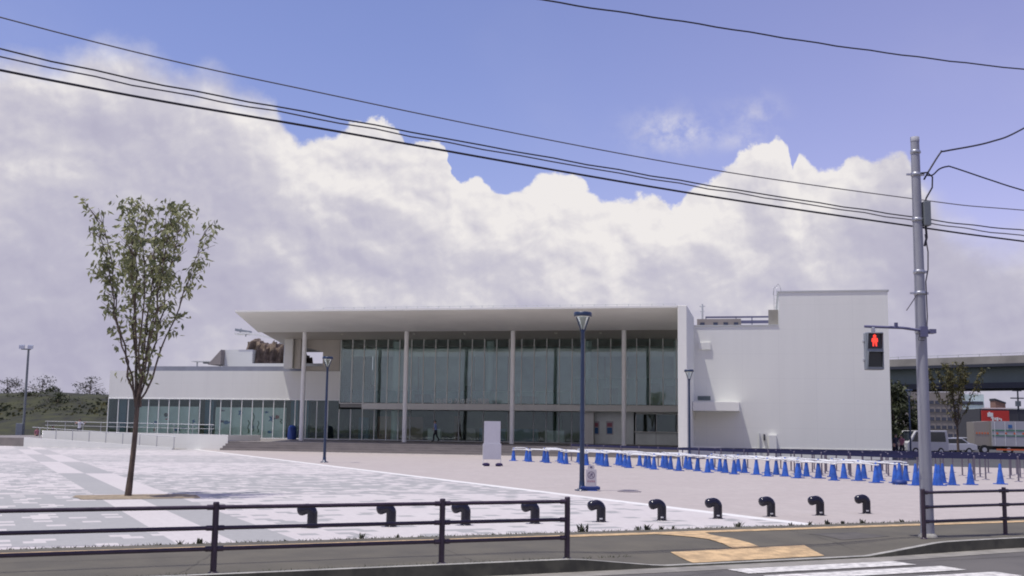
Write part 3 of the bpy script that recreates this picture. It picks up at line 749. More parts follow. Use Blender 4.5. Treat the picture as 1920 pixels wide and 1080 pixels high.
# ---- ramp walls, rails on the left
rp = thing('ramp_walls', HO, PH, 'low white ramp walls running left from the terrace steps', 'ramp')
m = MB(); m.extr([(-23.5, -.02), (-12.3, -.02), (-12.3, .14), (-23.5, .66)], 'y', -11.6, -11.4, 'white_wall'); m.build('outer_wall', rp)
m = MB(); m.extr([(-23.5, -.02), (-9.3, -.02), (-9.3, 1.02), (-22.6, 1.13), (-23.5, 1.13)], 'y', -9.6, -9.35, 'white_wall'); m.box(-9.6, -9.3, -9.35, -4.5, -.02, 1.0, 'white_wall'); m.build('inner_wall', rp)
m = MB(); m.extr([(-23.5, -.02), (-12.3, -.02), (-12.3, .02), (-23.5, .55)], 'y', -11.4, -9.6, 'concrete'); m.build('ramp_surface', rp)
hr = thing('ramp_handrail', HO, PH, 'thin steel handrail with short posts along the front of the white ramp', 'railing')
m = MB(); m.tube([(-23.4, -10.9, 1.35), (-12.4, -10.9, .85)], .022, 'steel', 6); m.build('rail', hr)
for k in range(9):
    u = -22.8+k*1.28; zb = .02+.53*(-12.3-u)/11.2; m = MB(); m.tube([(u, -10.9, max(zb, 0)), (u, -10.9, zb+.82)], .028, 'brick_brown' if 0 else 'steel', 6); m.build('post', hr)
hr = thing('terrace_handrail', HO, PH, 'long thin steel handrail on top of the inner ramp wall', 'railing')
m = MB(); m.tube([(-23.4, -9.5, 1.78), (-10.4, -9.5, 1.68)], .022, 'steel', 6); m.tube([(-23.4, -9.5, 1.5), (-10.4, -9.5, 1.4)], .015, 'steel', 6); m.build('rail', hr)
for k in range(10):
    u = -23.2+k*1.4; m = MB(); m.tube([(u, -9.5, 1.05), (u, -9.5, 1.74)], .02, 'steel', 6); m.build('post', hr)
# blue covered bin by the pier
bl = UW(*[WL(548, 800, 7)[0]], 7, DK) if 0 else UW(WL(548, 800, 5.0)[0], 5.0, DK)
m = MB(); m.lathe([(.36, 0), (.38, .2), (.33, .9), (.30, 1.0)], 'cone_navy', 14); m.lathe([(.25, 1.0), (.22, 1.12), (.05, 1.16)], 'cone_blue', 14)
tag(m.build('blue_bin', loc=bl), 'round dark blue bin standing by the left white column', 'bin')

# ================================================================ STREET LAMPS
def make_lamp(loc, label):
    o = thing('street_lamp', loc, 0, label, 'street lamp', 'navy plaza lamps')
    m = MB(); m.lathe([(.20, 0), (.20, .025), (.085, .035), (.075, .25), (.072, .26)], 'lamp_navy', 16)
    for k in range(4):
        a = math.pi/4+k*math.pi/2; m.lathe([(.018, .02), (.018, .06)], 'steel', 6, (.15*math.cos(a), .15*math.sin(a)))
    m.build('base', o)
    m = MB(); m.lathe([(.070, .25), (.052, 4.35), (.05, 4.42), (.02, 4.46)], 'lamp_navy', 16); m.build('pole', o)
    for sx in (-1, 1):
        m = MB(); m.tube([(sx*.03, 0, 4.36), (sx*.19, 0, 4.84)], .018, 'lamp_navy', 8); m.build('arm', o)
    m = MB(); m.lathe([(.10, 4.82), (.25, 4.82), (.255, 4.86), (.25, 4.925), (.235, 4.94)], 'lamp_navy', 28); m.build('lamp_head', o)
    m = MB(); m.lathe([(.02, 4.812), (.21, 4.812), (.21, 4.822)], 'lens_glow', 20); m.build('diffuser', o)
    m = MB(); m.lathe([(.025, 4.45), (.17, 4.80)], 'lamp_glass', 20); m.build('glass_cone', o)
    return o
lamp = make_lamp(G(1091, 920), 'tall navy street lamp nearest the camera, a cone with a notice at its foot')
dup(lamp, G(608, 867), label='navy street lamp standing before the left end of the glass hall')
dup(lamp, G(1293, 868.5), label='navy street lamp in front of the white canopy among the blue cones')
dup(lamp, G(1708, 858), label='distant navy street lamp behind the queue posts beside the dark trees')
# floodlight at far left
fl = thing('floodlight_mast', G(42, 828), .3, 'grey mast with two floodlights beyond the far left of the plaza', 'floodlight')
m = MB(); m.tube([(0, 0, 0), (0, 0, 8.2)], [.13, .09], 'box_grey', 10); m.build('pole', fl)
m = MB(); m.box(-.62, .2, -.05, .05, 8.1, 8.2, 'box_grey'); m.build('crossarm', fl)
for x in (-.55, .15):
    m = MB(); m.extr([(-.25, 0), (.25, .12), (.22, .4), (-.2, .3)], 'x', x-.22, x+.22, 'steel'); m.build('lamp_head', fl, loc=(0, -.1, 8.15))
m = MB(); m.box(-.6, -.05, -.2, .25, 0, 1.6, 'signal_grey'); m.build('cabinet', fl, bevel=.02)

# ================================================================ GUARD RAILS
def rail(name, posts, ext0, ext1, label, zs=(.27, .50, .73)):
    o = thing(name, SW(*posts[0], 0), TH, label, 'guard rail')
    b0 = Vector(posts[0])
    for (s, t) in posts:
        m = MB(); x, y = s-b0.x, t-b0.y
        m.tube([(x, y, -.02), (x, y, .775)], .036, 'rail_brown', 12); m.lathe([(.037, .775), (.030, .79)], 'rail_brown', 12, (x, y)); m.lathe([(.06, .0), (.06, .012), (.04, .02)], 'rail_brown', 12, (x, y))
        m.build('post', o)
    for z in zs:
        m = MB(); a = Vector(ext0)-b0; c = Vector(ext1)-b0
        pth = [(a.x, a.y, z)]+[(p_[0]-b0.x, p_[1]-b0.y, z) for p_ in posts if ext0[0]+.01 < p_[0] < ext1[0]-.01]+[(c.x, c.y, z)]
        m.tube(pth, .0235, 'rail_brown', 10)
        for (s, t) in posts:
            for sg in (-1, 1):
                xx = s-b0.x+sg*.065
                if ext0[0]-.01 <= s+sg*.065 <= ext1[0]+.01: m.tube([(xx-.035, t-b0.y, z), (xx+.035, t-b0.y, z)], .031, 'rail_brown', 10)
        m.build('rail', o)
    return o
rail('guard_rail', [(-.2, 13.07), (2.56, 13.07), (5.31, 13.04), (7.05, 13.02)], (-5.6, 13.07), (7.05, 13.02), 'long dark three rail guard rail running off the left side of the photo')
rail('guard_rail', [(13.86, 13.62), (15.82, 13.74), (18.5, 13.85)], (13.86, 13.62), (20.0, 13.9), 'short dark three rail guard rail beside the concrete pole')

# ================================================================ BOLLARDS
def make_bollard():
    o = thing('arch_bollard', (0, 0, 0), .12, '', 'bollard', 'row of arched black bollards')
    m = MB(); pts = [(0, 0, 0), (0, 0, .12), (0, 0, .215)]
    for k in range(1, 9):
        a = k/8*R(112); pts.append((-.088+.088*math.cos(a), 0, .222+.088*math.sin(a)))
    l = Vector(pts[-1]); d = (Vector(pts[-1])-Vector(pts[-2])).normalized()
    rad = [.084]*3+[.086]*8
    for q, r in ((.03, .091), (.06, .092), (.09, .085), (.115, .066), (.128, .04), (.134, .012)): pts.append(tuple(l+d*q)); rad.append(r)
    m.tube(pts, rad, 'bollard_black', 20); m.build('body', o)
    m = MB(); m.lathe([(.10, .004), (.10, .014), (.08, .018)], 'bollard_black', 20); m.build('base_ring', o)
    m = MB()
    for k in range(4):
        a = -math.pi/2-.5+k*.16; m.add([(.0855*math.cos(a), .0855*math.sin(a), .05), (.0855*math.cos(a+.13), .0855*math.sin(a+.13), .05), (.0855*math.cos(a+.13), .0855*math.sin(a+.13), .075), (.0855*math.cos(a), .0855*math.sin(a), .075)], [(0, 1, 2, 3)], 'sticker')
    m.build('sticker', o)
    return o
ordn = ['first', 'second', 'third', 'fourth', 'fifth', 'sixth', 'seventh', 'eighth', 'ninth', 'tenth', 'eleventh', 'twelfth', 'thirteenth', 'fourteenth', 'fifteenth', 'sixteenth', 'seventeenth']
bo = make_bollard()
for k in range(10):
    lab = f'{ordn[k]} glossy black arched bollard from the left in the row along the plaza edge'
    loc = G(*[(585, 990), (733, 987.5), (873, 984.8), (1003, 981.8), (1127, 978.5), (1241, 975.8), (1346, 972.3), (1446, 968.5), (1538, 966.3), (1625, 962.8)][k])
    if k == 0: bo.location = loc; bo['label'] = lab
    else: dup(bo, loc, label=lab)

# ================================================================ CONES AND LINK BARS
def make_cone():
    o = thing('traffic_cone', (0, 0, 0), 0, '', 'traffic cone', 'blue cones of the queue lanes')
    m = MB(); m.prism([(-.19, -.17), (-.17, -.19), (.17, -.19), (.19, -.17), (.19, .17), (.17, .19), (-.17, .19), (-.19, .17)], 0, .03, 'cone_blue'); m.build('base', o)
    m = MB(); m.lathe([(.135, .03), (.125, .06), (.035, .68), (.03, .70)], 'cone_blue', 16); m.build('body', o)
    return o
cone = make_cone(); cone_used = [False]
def put_cone(loc, label, rz=0):
    if not cone_used[0]: cone_used[0] = True; cone.location = loc; cone['label'] = label; cone.rotation_euler = (0, 0, rz); return cone
    c_ = dup(cone, loc, rz, label); k_ = random.uniform(.97, 1.03); c_.scale = (k_, k_, k_); return c_
A0 = Vector((.12, 59.9, 0)); A1 = Vector((13.37, 37.36, 0)); DA = (A1-A0).normalized(); NA = Vector((-DA.y, DA.x, 0))
NA = NA if NA.x > 0 else -NA
rowoff = [0, .70, 1.55, 2.35]
rown = ['front', 'second', 'third', 'back']
bar = thing('link_bar', (0, 0, 0), 0, '', 'link bar', 'white bars linking the blue cones')
m = MB(); m.tube([(.06, 0, 0), (.2, 0, .03), (.86, 0, .03), (1.0, 0, 0)], .024, 'bar_white', 8); m.build('tube', bar)
for x in (0.0, 1.06):
    m = MB(); n_ = 12
    vs = []; fs = []
    for k in range(n_):
        a = 2*math.pi*k/n_
        for (r, z) in ((.048, -.02), (.075, -.02), (.075, .02), (.048, .02)): vs.append((x+r*math.cos(a), r*math.sin(a), z))
    for k in range(n_):
        for q in range(4): fs.append((k*4+q, k*4+(q+1) % 4, ((k+1) % n_)*4+(q+1) % 4, ((k+1) % n_)*4+q))
    m.add(vs, fs, 'bar_white', True); m.build('ring', bar)
bar_used = [False]
def put_bar(a, c, label, z=.62):
    d = c-a; rz = math.atan2(d.y, d.x)
    if not bar_used[0]: bar_used[0] = True; o = bar; o['label'] = label; o.location = a+Vector((0, 0, z)); o.rotation_euler = (0, 0, rz)
    else: o = dup(bar, a+Vector((0, 0, z)), rz, label)
    o.scale = (d.length/1.06, 1, 1); return o
rows = []
for ri, off in enumerate(rowoff):
    nn = [16, 16, 15, 15][ri]; lst = []
    for k in range(nn):
        f = k*1.74+(ri*.35 if ri else 0)
        pos = A0+DA*f+NA*(off+random.uniform(-.05, .05))+DA*random.uniform(-.12, .12)
        lst.append(pos)
        put_cone(pos, f'{ordn[k]} blue traffic cone from the left in the {rown[ri]} row of the queue lanes', random.uniform(-.6, .6))
    rows.append(lst)
for ri in range(4):
    for k in range(len(rows[ri])-2):
        z = .58+.03*((k+ri) % 3)
        put_bar(rows[ri][k], rows[ri][k+1], f'{ordn[k]} white link bar from the left joining cones of the {rown[ri]} row', z)
for ri in range(3):
    for k in range(14):
        if (k+ri) % 2 == 0: a_, c_ = rows[ri][k], rows[ri+1][k]; w_ = 'straight'
        else: a_, c_ = rows[ri][k+1 if k < 13 else k], rows[ri+1][k]; w_ = 'slanting'
        put_bar(a_, c_, f'{w_} white cross bar, {ordn[k]} from the left, between the {rown[ri]} and {rown[ri+1]} cone rows', .66)
# cones at the near right end
for q, lab in zip([(1687, 908.5), (1756, 910), (1786, 909.7), (1820, 909), (1876, 908)],
                  ['blue traffic cone doubled on a heavy navy base left of the concrete pole', 'blue traffic cone half hidden behind the concrete pole', 'first blue cone right of the concrete pole', 'lone blue cone between the pole and the rightmost cone', 'rightmost lone blue traffic cone']):
    put_cone(G(*q), lab)
m = MB(); m.lathe([(.24, 0), (.25, .04), (.2, .11), (.13, .13)], 'cone_navy', 20)
tag(m.build('cone_weight', loc=G(1687, 908.5)+Vector((0, 0, .032))), 'round navy rubber weight over the base of the doubled cone', 'cone weight')
# sign cone by the near lamp
gc = G(1106, 920)
c_ = put_cone(gc, 'blue cone with a pale notice hanging on it at the foot of the nearest lamp')
m = MB(); m.prism([(-.27, -.2), (.27, -.2), (.25, .2), (-.25, .2)], 0, .09, 'cone_navy')
tag(m.build('cone_weight', loc=gc+Vector((0, .0, .032)), bevel=.02), 'flat blue weight block around the cone that carries the notice', 'cone weight')
sg = thing('notice_sign', gc+Vector((.02, -.17, .12)), .06, 'pale notice with a crossed circle and red writing hanging on the cone by the lamp', 'sign')
m = MB(); m.box(-.15, .15, -.01, .0, 0, .47, 'sign_white'); m.build('panel', sg, bevel=.004)
m = MB(); n_ = 24; vs = []; fs = []
for k in range(n_):
    a = 2*math.pi*k/n_; vs += [(.10*math.cos(a), -.014, .31+.10*math.sin(a)), (.082*math.cos(a), -.014, .31+.082*math.sin(a))]
for k in range(n_): fs.append((2*k, 2*k+1, (2*k+3) % (2*n_), (2*k+2) % (2*n_)))
m.add(vs, fs, 'sign_ink'); m.add([(-.065, -.0135, .365), (-.055, -.0135, .375), (.065, -.0135, .255), (.055, -.0135, .245)], [(0, 1, 2, 3)], 'sign_ink')
m.box(-.05, -.01, -.0145, -.010, .27, .30, 'sign_ink'); m.box(.0, .04, -.0145, -.010, .31, .36, 'sign_ink'); m.build('crossed_circle', sg)
m = MB()
for k in range(4):
    x = -.105+k*.056; m.box(x, x+.040, -.0135, -.010, .13, .138, 'sign_red'); m.box(x, x+.040, -.0135, -.010, .150, .158, 'sign_red'); m.box(x+.016, x+.024, -.0145, -.010, .115, .175, 'sign_red')
m.build('writing', sg)
m = MB(); m.box(-.09, .09, -.005, .03, .47, .58, 'sign_white'); m.box(-.03, .03, -.009, -.005, .50, .55, 'sign_ink'); m.build('hanger', sg)

# ================================================================ QUEUE STANCHIONS
sc_ = thing('queue_post', (0, 0, 0), PH, '', 'queue post', 'queue posts with navy belts')
m = MB(); m.lathe([(.15, 0), (.15, .012), (.03, .03)], 'stanchion', 18); m.build('base', sc_)
m = MB(); m.lathe([(.030, .02), (.030, .86), (.032, .865), (.032, .915), (.02, .918)], 'stanchion', 12); m.build('pole', sc_)
m = MB(); m.box(0.03, 1.49, -.003, .003, .80, .915, 'belt_navy'); m.build('belt', sc_)
first = True; cnt = 0
e1 = Vector((math.cos(PH), math.sin(PH), 0)); e2 = Vector((-math.sin(PH), math.cos(PH), 0))
rowlab = ['nearest', 'second', 'third', 'fourth', 'fifth', 'sixth', 'seventh', 'farthest']
def put_post(pos, lab, rz=PH):
    global first
    if first: sc_.location = pos; sc_['label'] = lab; sc_.rotation_euler = (0, 0, rz); first = False; return sc_
    return dup(sc_, pos, rz, lab)
for ri in range(8):
    base = Vector((14.2, 42.4, 0))+e2*(ri*1.35)
    n_ = 0
    for k in range(-12, 8):
        pos = base+e1*(k*1.5+[0, .62, .25, .9, .45, 1.1, .1, .7][ri])
        dd = pos-A0; perp = dd.dot(NA); al = dd.dot(DA)
        if perp < 3.6 or al < 1.0 or pos.x/pos.y > .485: continue
        put_post(pos, f'{ordn[n_]} queue post from the left with navy belt in the {rowlab[ri]} line'); n_ += 1
for k in range(15):
    put_post(A0+NA*3.1+DA*(1+1.5*k), f'{ordn[k]} queue post from the left in the slanting line right behind the cones', math.atan2(DA.y, DA.x))
# thin low rope posts near the far right
# ================================================================ WHITE BOARD
wbp = G(922, 874); wbd = thing('standing_board', wbp, .12, 'tall blank white standing board on two dark sandbags', 'notice board')
m = MB(); m.box(-.37, .37, -.02, .02, .75, 2.0, 'board_white'); m.build('upper_panel', wbd, bevel=.005)
m = MB(); m.box(-.41, .41, -.05, -.022, .30, 1.0, 'board_white'); m.build('lower_panel', wbd, bevel=.005)
for sx in (-1, 1):
    m = MB(); m.box(sx*.40-.015, sx*.40+.015, -.02, .02, 0, .98, 'mullion'); m.box(sx*.40-.015, sx*.40+.015, -.3, .3, 0, .03, 'mullion'); m.build('leg', wbd)
for sx, nm in ((-.25, 'left'), (.33, 'right')):
    m = MB(); m.lathe([(.12, 0), (.16, .03), (.17, .08), (.13, .13), (.06, .15)], 'sandbag', 12)
    o = m.build('sandbag', loc=wbp+Vector((sx, -.16, 0))); o.scale = (1, .7, 1)
    tag(o, f'dark purple sandbag on the {nm} foot of the white standing board', 'sandbag', 'sandbags of the board')

# ================================================================ UTILITY POLE, SIGNAL, CABLES
UP = SW(14.17, 13.85)
po = thing('utility_pole', UP, 0, 'tall grey concrete pole on the sidewalk with straps and a cable box', 'utility pole')
m = MB(); m.lathe([(.110, -.02), (.098, 1.5), (.086, 4.0), (.070, 6.66)], 'pole_grey', 24); m.lathe([(.074, 6.60), (.074, 6.68), (.02, 6.69)], 'pole_grey', 20); m.lathe([(.15, 0), (.145, .03), (.112, .06)], 'kerb', 20); m.build('shaft', po)
for z in (6.42, 6.03, 5.25, 4.36, 4.0, 3.36):
    m = MB(); r0 = .072+(6.66-z)*.0062; m.lathe([(r0+.004, z-.03), (r0+.008, z-.028), (r0+.008, z+.028), (r0+.004, z+.03)], 'steel', 20); m.box(-.16 if z in (6.03, 4.0) else -.02, .02, -.02, .02, z-.015, z+.015, 'steel'); m.box(.06, .14 if z in (4.36, 6.03, 4.0) else .09, -.02, .02, z-.02, z+.02, 'steel'); m.build('strap', po)
m = MB(); m.box(.085, .20, -.10, .06, 5.14, 5.56, 'box_grey'); bx = m.build('cable_box', po, bevel=.012)
m = MB(); m.tube([(.13, -.02, 5.14), (.14, -.02, 4.95), (.10, -.02, 4.8)], .02, 'cable', 8); m.build('gland', bx)
m = MB(); m.tube([(.07, -.03, 6.05), (.18, -.04, 6.06), (.26, -.05, 5.98), (.25, -.05, 5.80), (.15, -.03, 5.62), (.12, -.02, 5.50)], .014, 'cable', 8)
m.tube([(.11, -.03, 5.0), (.15, -.03, 4.7), (.14, -.03, 4.4), (.10, -.02, 4.2), (.08, -.09, 3.6), (.06, -.09, 3.35)], .011, 'cable_grey', 6)
m.tube([(-.05, -.06, 4.0), (-.15, -.06, 3.85), (-.26, -.08, 3.70)], .008, 'cable_grey', 6); m.build('loop_cable', po)
# pedestrian signal
sgn = thing('pedestrian_signal', UP+Vector((0, 0, 3.36)), 0, 'grey pedestrian signal showing a red figure on an arm from the pole', 'traffic signal')
m = MB(); m.tube([(.16, -.10, -.02), (0, -.115, 0), (-.35, -.12, .045), (-.98, -.12, .06)], .023, 'arm_blue', 10); m.box(-.06, .06, -.16, -.08, -.10, .07, 'arm_blue'); m.box(.10, .20, -.15, .02, -.04, .03, 'arm_blue'); m.tube([(-.07, -.14, -.03), (-.10, -.15, -.16), (.0, -.15, -.16)], .007, 'cable', 6); m.box(-.48, -.43, -.14, -.10, .06, .13, 'arm_blue'); m.build('arm', sgn)
hs = MB(); hs.box(-.145, .145, -.09, .09, -.66, -.04, 'signal_grey'); hs.box(-.03, .03, -.03, .03, -.04, .05, 'steel'); hs.box(-.175, -.14, -.03, .03, -.22, -.16, 'steel'); hs.box(-.175, -.14, -.03, .03, -.53, -.47, 'steel')
ho = hs.build('housing', sgn, loc=(-.84, -.13, .0), rz=-.10, bevel=.035)
for zc, nm in ((-.19, 'red_lens'), (-.49, 'green_lens')):
    m = MB(); m.box(-.112, .112, -.096, -.088, zc-.122, zc+.122, 'signal_lens' if nm[0] == 'r' else 'signal_green_off'); ln = m.build(nm, ho)
    m = MB()
    m.extr([(-.122, zc+.132), (-.112, zc+.122), (.112, zc+.122), (.122, zc+.132)], 'y', -.19, -.088, 'signal_grey')
    m.add([(-.122, -.088, zc-.12), (-.122, -.088, zc+.132), (-.122, -.19, zc+.132), (-.122, -.11, zc-.12), (-.113, -.088, zc-.12), (-.113, -.088, zc+.125), (-.113, -.19, zc+.125), (-.113, -.11, zc-.12)], [(0, 1, 2, 3), (4, 7, 6, 5), (3, 2, 6, 7), (0, 3, 7, 4)], 'signal_grey')
    m.add([(.122, -.088, zc-.12), (.122, -.088, zc+.132), (.122, -.19, zc+.132), (.122, -.11, zc-.12), (.113, -.088, zc-.12), (.113, -.088, zc+.125), (.113, -.19, zc+.125), (.113, -.11, zc-.12)], [(0, 3, 2, 1), (4, 5, 6, 7), (3, 7, 6, 2), (0, 4, 7, 3)], 'signal_grey')
    m.build('visor', ln)
    if nm[0] == 'r':
        m = MB(); fig = [(-.03, -.085), (-.012, -.085), (-.006, -.02), (.006, -.02), (.012, -.085), (.03, -.085), (.03, -.01), (.045, -.01), (.04, .045), (.02, .055), (-.02, .055), (-.04, .045), (-.045, -.01), (-.03, -.01)]
        m.extr([(x*1.15, zc+z*1.0) for x, z in fig], 'y', -.100, -.096, 'signal_red')
        hd = [(.026*math.cos(2*math.pi*i/14), zc+.082+.026*math.sin(2*math.pi*i/14)) for i in range(14)]; m.extr(hd, 'y', -.100, -.096, 'signal_red')
        m.build('red_figure', ln)

def cable(label, pts, r, mt='cable', wob=0, t0=13.9, ext=0):
    # pts (s, z) on the vertical plane t0 above the sidewalk; smooth through them
    out = []
    P_ = pts
    for i in range(len(P_)-1):
        p0 = P_[max(i-1, 0)]; p1 = P_[i]; p2 = P_[i+1]; p3 = P_[min(i+2, len(P_)-1)]
        for k in range(10):
            f = k/10; o_ = []
            for c_i in (0, 1):
                a, b_, c__, d_ = p0[c_i], p1[c_i], p2[c_i], p3[c_i]
                o_.append(.5*((2*b_)+(-a+c__)*f+(2*a-5*b_+4*c__-d_)*f*f+(-a+3*b_-3*c__+d_)*f**3))
            out.append(o_)
    out.append(P_[-1])
    m = MB(); m.tube([SW(s, t0, z+wob*math.sin(s*5.2+wob*300)) for s, z in out], r, mt, 8)
    return tag(m.build('overhead_cable'), label, 'cable', 'overhead cables')
cable('thin topmost cable of the four long cables crossing the whole sky', [(-8, 7.5), (-.02, 6.34), (4.1, 5.97), (9.47, 5.68), (14.48, 5.63), (16.8, 5.69), (24, 6.0)], .0085, 'cable_grey', t0=13.94)
cable('second cable down of the four long cables crossing the sky', [(-8, 6.9), (.01, 5.97), (4.11, 5.69), (9.47, 5.44), (14.47, 5.32), (16.78, 5.33), (24, 5.5)], .0105, 'cable', .007, t0=13.98)
cable('third cable down, wavy, of the four long cables crossing the sky', [(-8, 6.7), (.01, 5.88), (4.12, 5.63), (9.47, 5.39), (14.4, 5.26), (16.78, 5.23), (24, 5.3)], .0095, 'cable_grey', .010, t0=13.98)
cable('thick lowest cable of the four long cables crossing the sky', [(-8, 6.4), (.02, 5.72), (4.12, 5.51), (9.47, 5.27), (14.34, 5.16), (16.77, 5.13), (24, 5.1)], .0155, 'cable', t0=13.98)
cable('dark twisted cable crossing the upper right corner of the sky', [(3, 7.75), (7.04, 7.83), (9.49, 7.93), (12.9, 8.06), (16.97, 8.32), (24, 8.9)], .013, 'cable', .006)
cable('cable rising from the pole top to the right edge', [(14.30, 5.95), (14.44, 6.14), (14.71, 6.47), (14.83, 6.51), (15.93, 6.81), (16.9, 7.23), (20, 8.9)], .015, 'cable', t0=13.8)
cable('cable curving from the pole and falling to the right edge', [(14.36, 6.03), (14.5, 6.05), (14.66, 6.17), (14.84, 6.235), (15.0, 6.235), (15.9, 6.11), (16.82, 6.0), (20, 5.7)], .013, 'cable', t0=13.8)

# ================================================================ TREES
def leaf_quads(m, c, n_, spread, size, mt, droop=.4):
    for _ in range(n_):
        p_ = Vector(c)+Vector((random.gauss(0, spread), random.gauss(0, spread), random.gauss(0, spread*.8)))
        d = Vector((random.uniform(-1, 1), random.uniform(-1, 1), random.uniform(-1, .5)-droop)).normalized()
        sd_ = d.cross(Vector((random.uniform(-1, 1), random.uniform(-1, 1), random.uniform(-1, 1)))).normalized()
        l = size*random.uniform(.7, 1.4); w_ = l*.20
        m.add([p_, p_+d*l*.45+sd_*w_, p_+d*l, p_+d*l*.45-sd_*w_], [(0, 1, 2, 3)], mt)
def vase_tree(name, loc, label, H0, fork, spread, nl, leafmt, trunk_r, lsize, density, group=None, bend=.0, lowleaf=True, seed=1, tapertop=1.0, lean=0):
    random.seed(seed)
    o = thing(name, loc, 0, label, 'tree', group)
    tr = MB(); lf = MB(); sc0 = H0/7.0
    tp_ = [(bend*math.sin(z/fork*2.2)*.05*sc0+.06*bend*z/fork, 0, z) for z in [fork*i/8 for i in range(9)]]
    tr.tube(tp_, [trunk_r*(1.25-.12*i) if i < 2 else trunk_r*(1.05-.035*i) for i in range(9)], 'bark', 12)
    f0 = Vector(tp_[-1])
    for k in range(nl):
        a = 2*math.pi*(k/nl)+random.uniform(-.3, .3); R_ = spread*random.uniform(.55, 1.0) if k % 3 else spread*random.uniform(.1, .4)
        top = H0*random.uniform(.84, .98); pts = []; rs = []
        for i in range(13):
            f = i/12; r = R_*(f**.95)*(1.12-.12*f); z = f0.z-.25*sc0*(1-f)+(top-f0.z)*f
            pts.append(Vector((f0.x+lean*f+math.cos(a)*r+random.gauss(0, .035*sc0), f0.y+math.sin(a)*r+random.gauss(0, .025*sc0), z))); rs.append(trunk_r*.30*(1-f)**.8+.006*sc0)
        tr.tube(pts, rs, 'bark', 6)
        for i in range(2, 13):
            f = i/12
            ns = 1 if f < .35 else (2 if f < .6 else 4)
            for _ in range(ns):
                q = pts[i]; a2 = a+random.uniform(-1.5, 1.5); L_ = random.uniform(.15, .45)*sc0*(.6+f)
                if f < .4: L_ *= .6
                e_ = q+Vector((math.cos(a2)*L_*.65, math.sin(a2)*L_*.65, L_*random.uniform(.35, .9)))
                if e_.z > H0: e_.z = H0-random.uniform(0, .2)
                tr.tube([q, (q+e_)/2+Vector((0, 0, .03)), e_], [.008*sc0, .006*sc0, .003*sc0], 'bark', 4, False)
                nl_ = int(density*(.55 if f < .3 else (.8 if f < .5 else 1.0)))
                for c in (e_, (q+e_)/2):
                    if random.random() < .62: leaf_quads(lf, c, random.randint(max(1, nl_//2), nl_), .085*sc0, lsize, leafmt)
    tr.build('trunk', o); lf.build('crown', o)
    return o
vase_tree('zelkova_tree', G(240, 930), 'slender vase shaped young tree growing alone in the soil pit on the plaza', 6.88, 2.3, 1.38, 13, 'leaf', .067, .16, 9, bend=1, seed=11, lean=.10)
vase_tree('young_tree', G(1797, 856), 'thin yellowish tree in front of the overpass right of the pole', 7.4, 2.6, 2.1, 11, 'leaf_autumn', .10, .22, 9, seed=3)
def bushy(name, loc, label, H0, rx, mt, seed, trunk=.12, base=.25, n_=1400, ls=.3, group=None):
    random.seed(seed)
    o = thing(name, loc, 0, label, 'tree', group); tr = MB(); lf = MB()
    tr.tube([(0, 0, 0), (.05, 0, H0*.5), (0, .05, H0*.85)], [trunk, trunk*.7, trunk*.2], 'bark', 8)
    for _ in range(9):
        a = random.uniform(0, 6.28); z = H0*random.uniform(.25, .7); L_ = rx*random.uniform(.6, 1)
        tr.tube([(0, 0, z), (math.cos(a)*L_*.5, math.sin(a)*L_*.5, z+H0*.12), (math.cos(a)*L_, math.sin(a)*L_, z+H0*.22)], [trunk*.4, trunk*.25, .02], 'bark', 5)
    cl = [(random.gauss(0, rx*.42), random.gauss(0, rx*.42), H0*random.uniform(base, .95)) for _ in range(26)]
    for _ in range(n_):
        c = random.choice(cl); k = .75-.35*(c[2]/H0)
        leaf_quads(lf, (c[0]*(1.2-c[2]/H0*.5)+random.gauss(0, rx*.12), c[1]+random.gauss(0, rx*.12), c[2]+random.gauss(0, H0*.05)), 1, .1, ls, mt)
    tr.build('trunk', o); lf.build('crown', o); return o
bushy('evergreen_tree', Vector((28.8+3.6, 95.5, 0)), 'dark dense tree against the right edge of the white block', 6.0, 2.2, 'leaf_dark', 5, n_=2600, ls=.42)
bushy('evergreen_tree', Vector((35.0, 103, 0)), 'dark tree behind the distant street lamp under the overpass', 6.4, 2.0, 'leaf_dark', 6, n_=1800, ls=.42)
for i, (px, top, yy, rx, lab, mt) in enumerate([(12, 700, 138, 2.6, 'broad grey leafed tree on the bank at the left edge', 'leaf_grey'), (78, 702, 140, 1.9, 'thin bare looking tree on the bank right of the floodlight', 'leaf_grey'), (98, 722, 139, .9, 'small round dark shrub on the bank crest', 'leaf_dark'), (168, 706, 138, 2.0, 'bushy dark tree on the bank nearest the hall', 'leaf_grey')]):
    d = ray(px, 741); t = yy/d[1]; z = EYE+d[2]*t; d2 = ray(px, top); zt = EYE+d2[2]*yy/d2[1]
    bushy('bank_tree', Vector((d[0]*t, yy, z-.5)), lab, zt-z+.5, rx, mt, 20+i, trunk=.08, base=.15, n_=500 if i != 1 else 260, ls=.26, group='trees on the grass bank')
for i, (x_, y_, w_) in enumerate([(-66, 127, 2.3), (-60.5, 125, 1.8), (-55, 128, 2.0), (-50, 124.5, 1.7)]):
    yy = y_-(x_+40)*-.12; z_ = smooth((yy-100)/34)*4.9
    bushy('slope_shrub', Vector((x_, y_, z_-.3)), ['low dark shrub on the bank slope at the left edge', 'low dark shrub on the bank slope behind the floodlight', 'low dark shrub on the bank slope between floodlight and hall', 'low dark shrub on the bank slope nearest the hall'][i], 1.5, w_, 'leaf_dark', 60+i, trunk=.05, base=.1, n_=500, ls=.3, group='shrubs on the bank slope')
# low white roofs / wall line on top of the bank
m = MB(); m.box(-75, -52, 150, 152, 4.2, 5.45, 'office_wall'); m.box(-75, -52, 149.9, 152.1, 5.45, 5.6, 'white_panel'); tag(m.build('far_wall'), 'low pale wall line behind the top of the grass bank', 'wall')

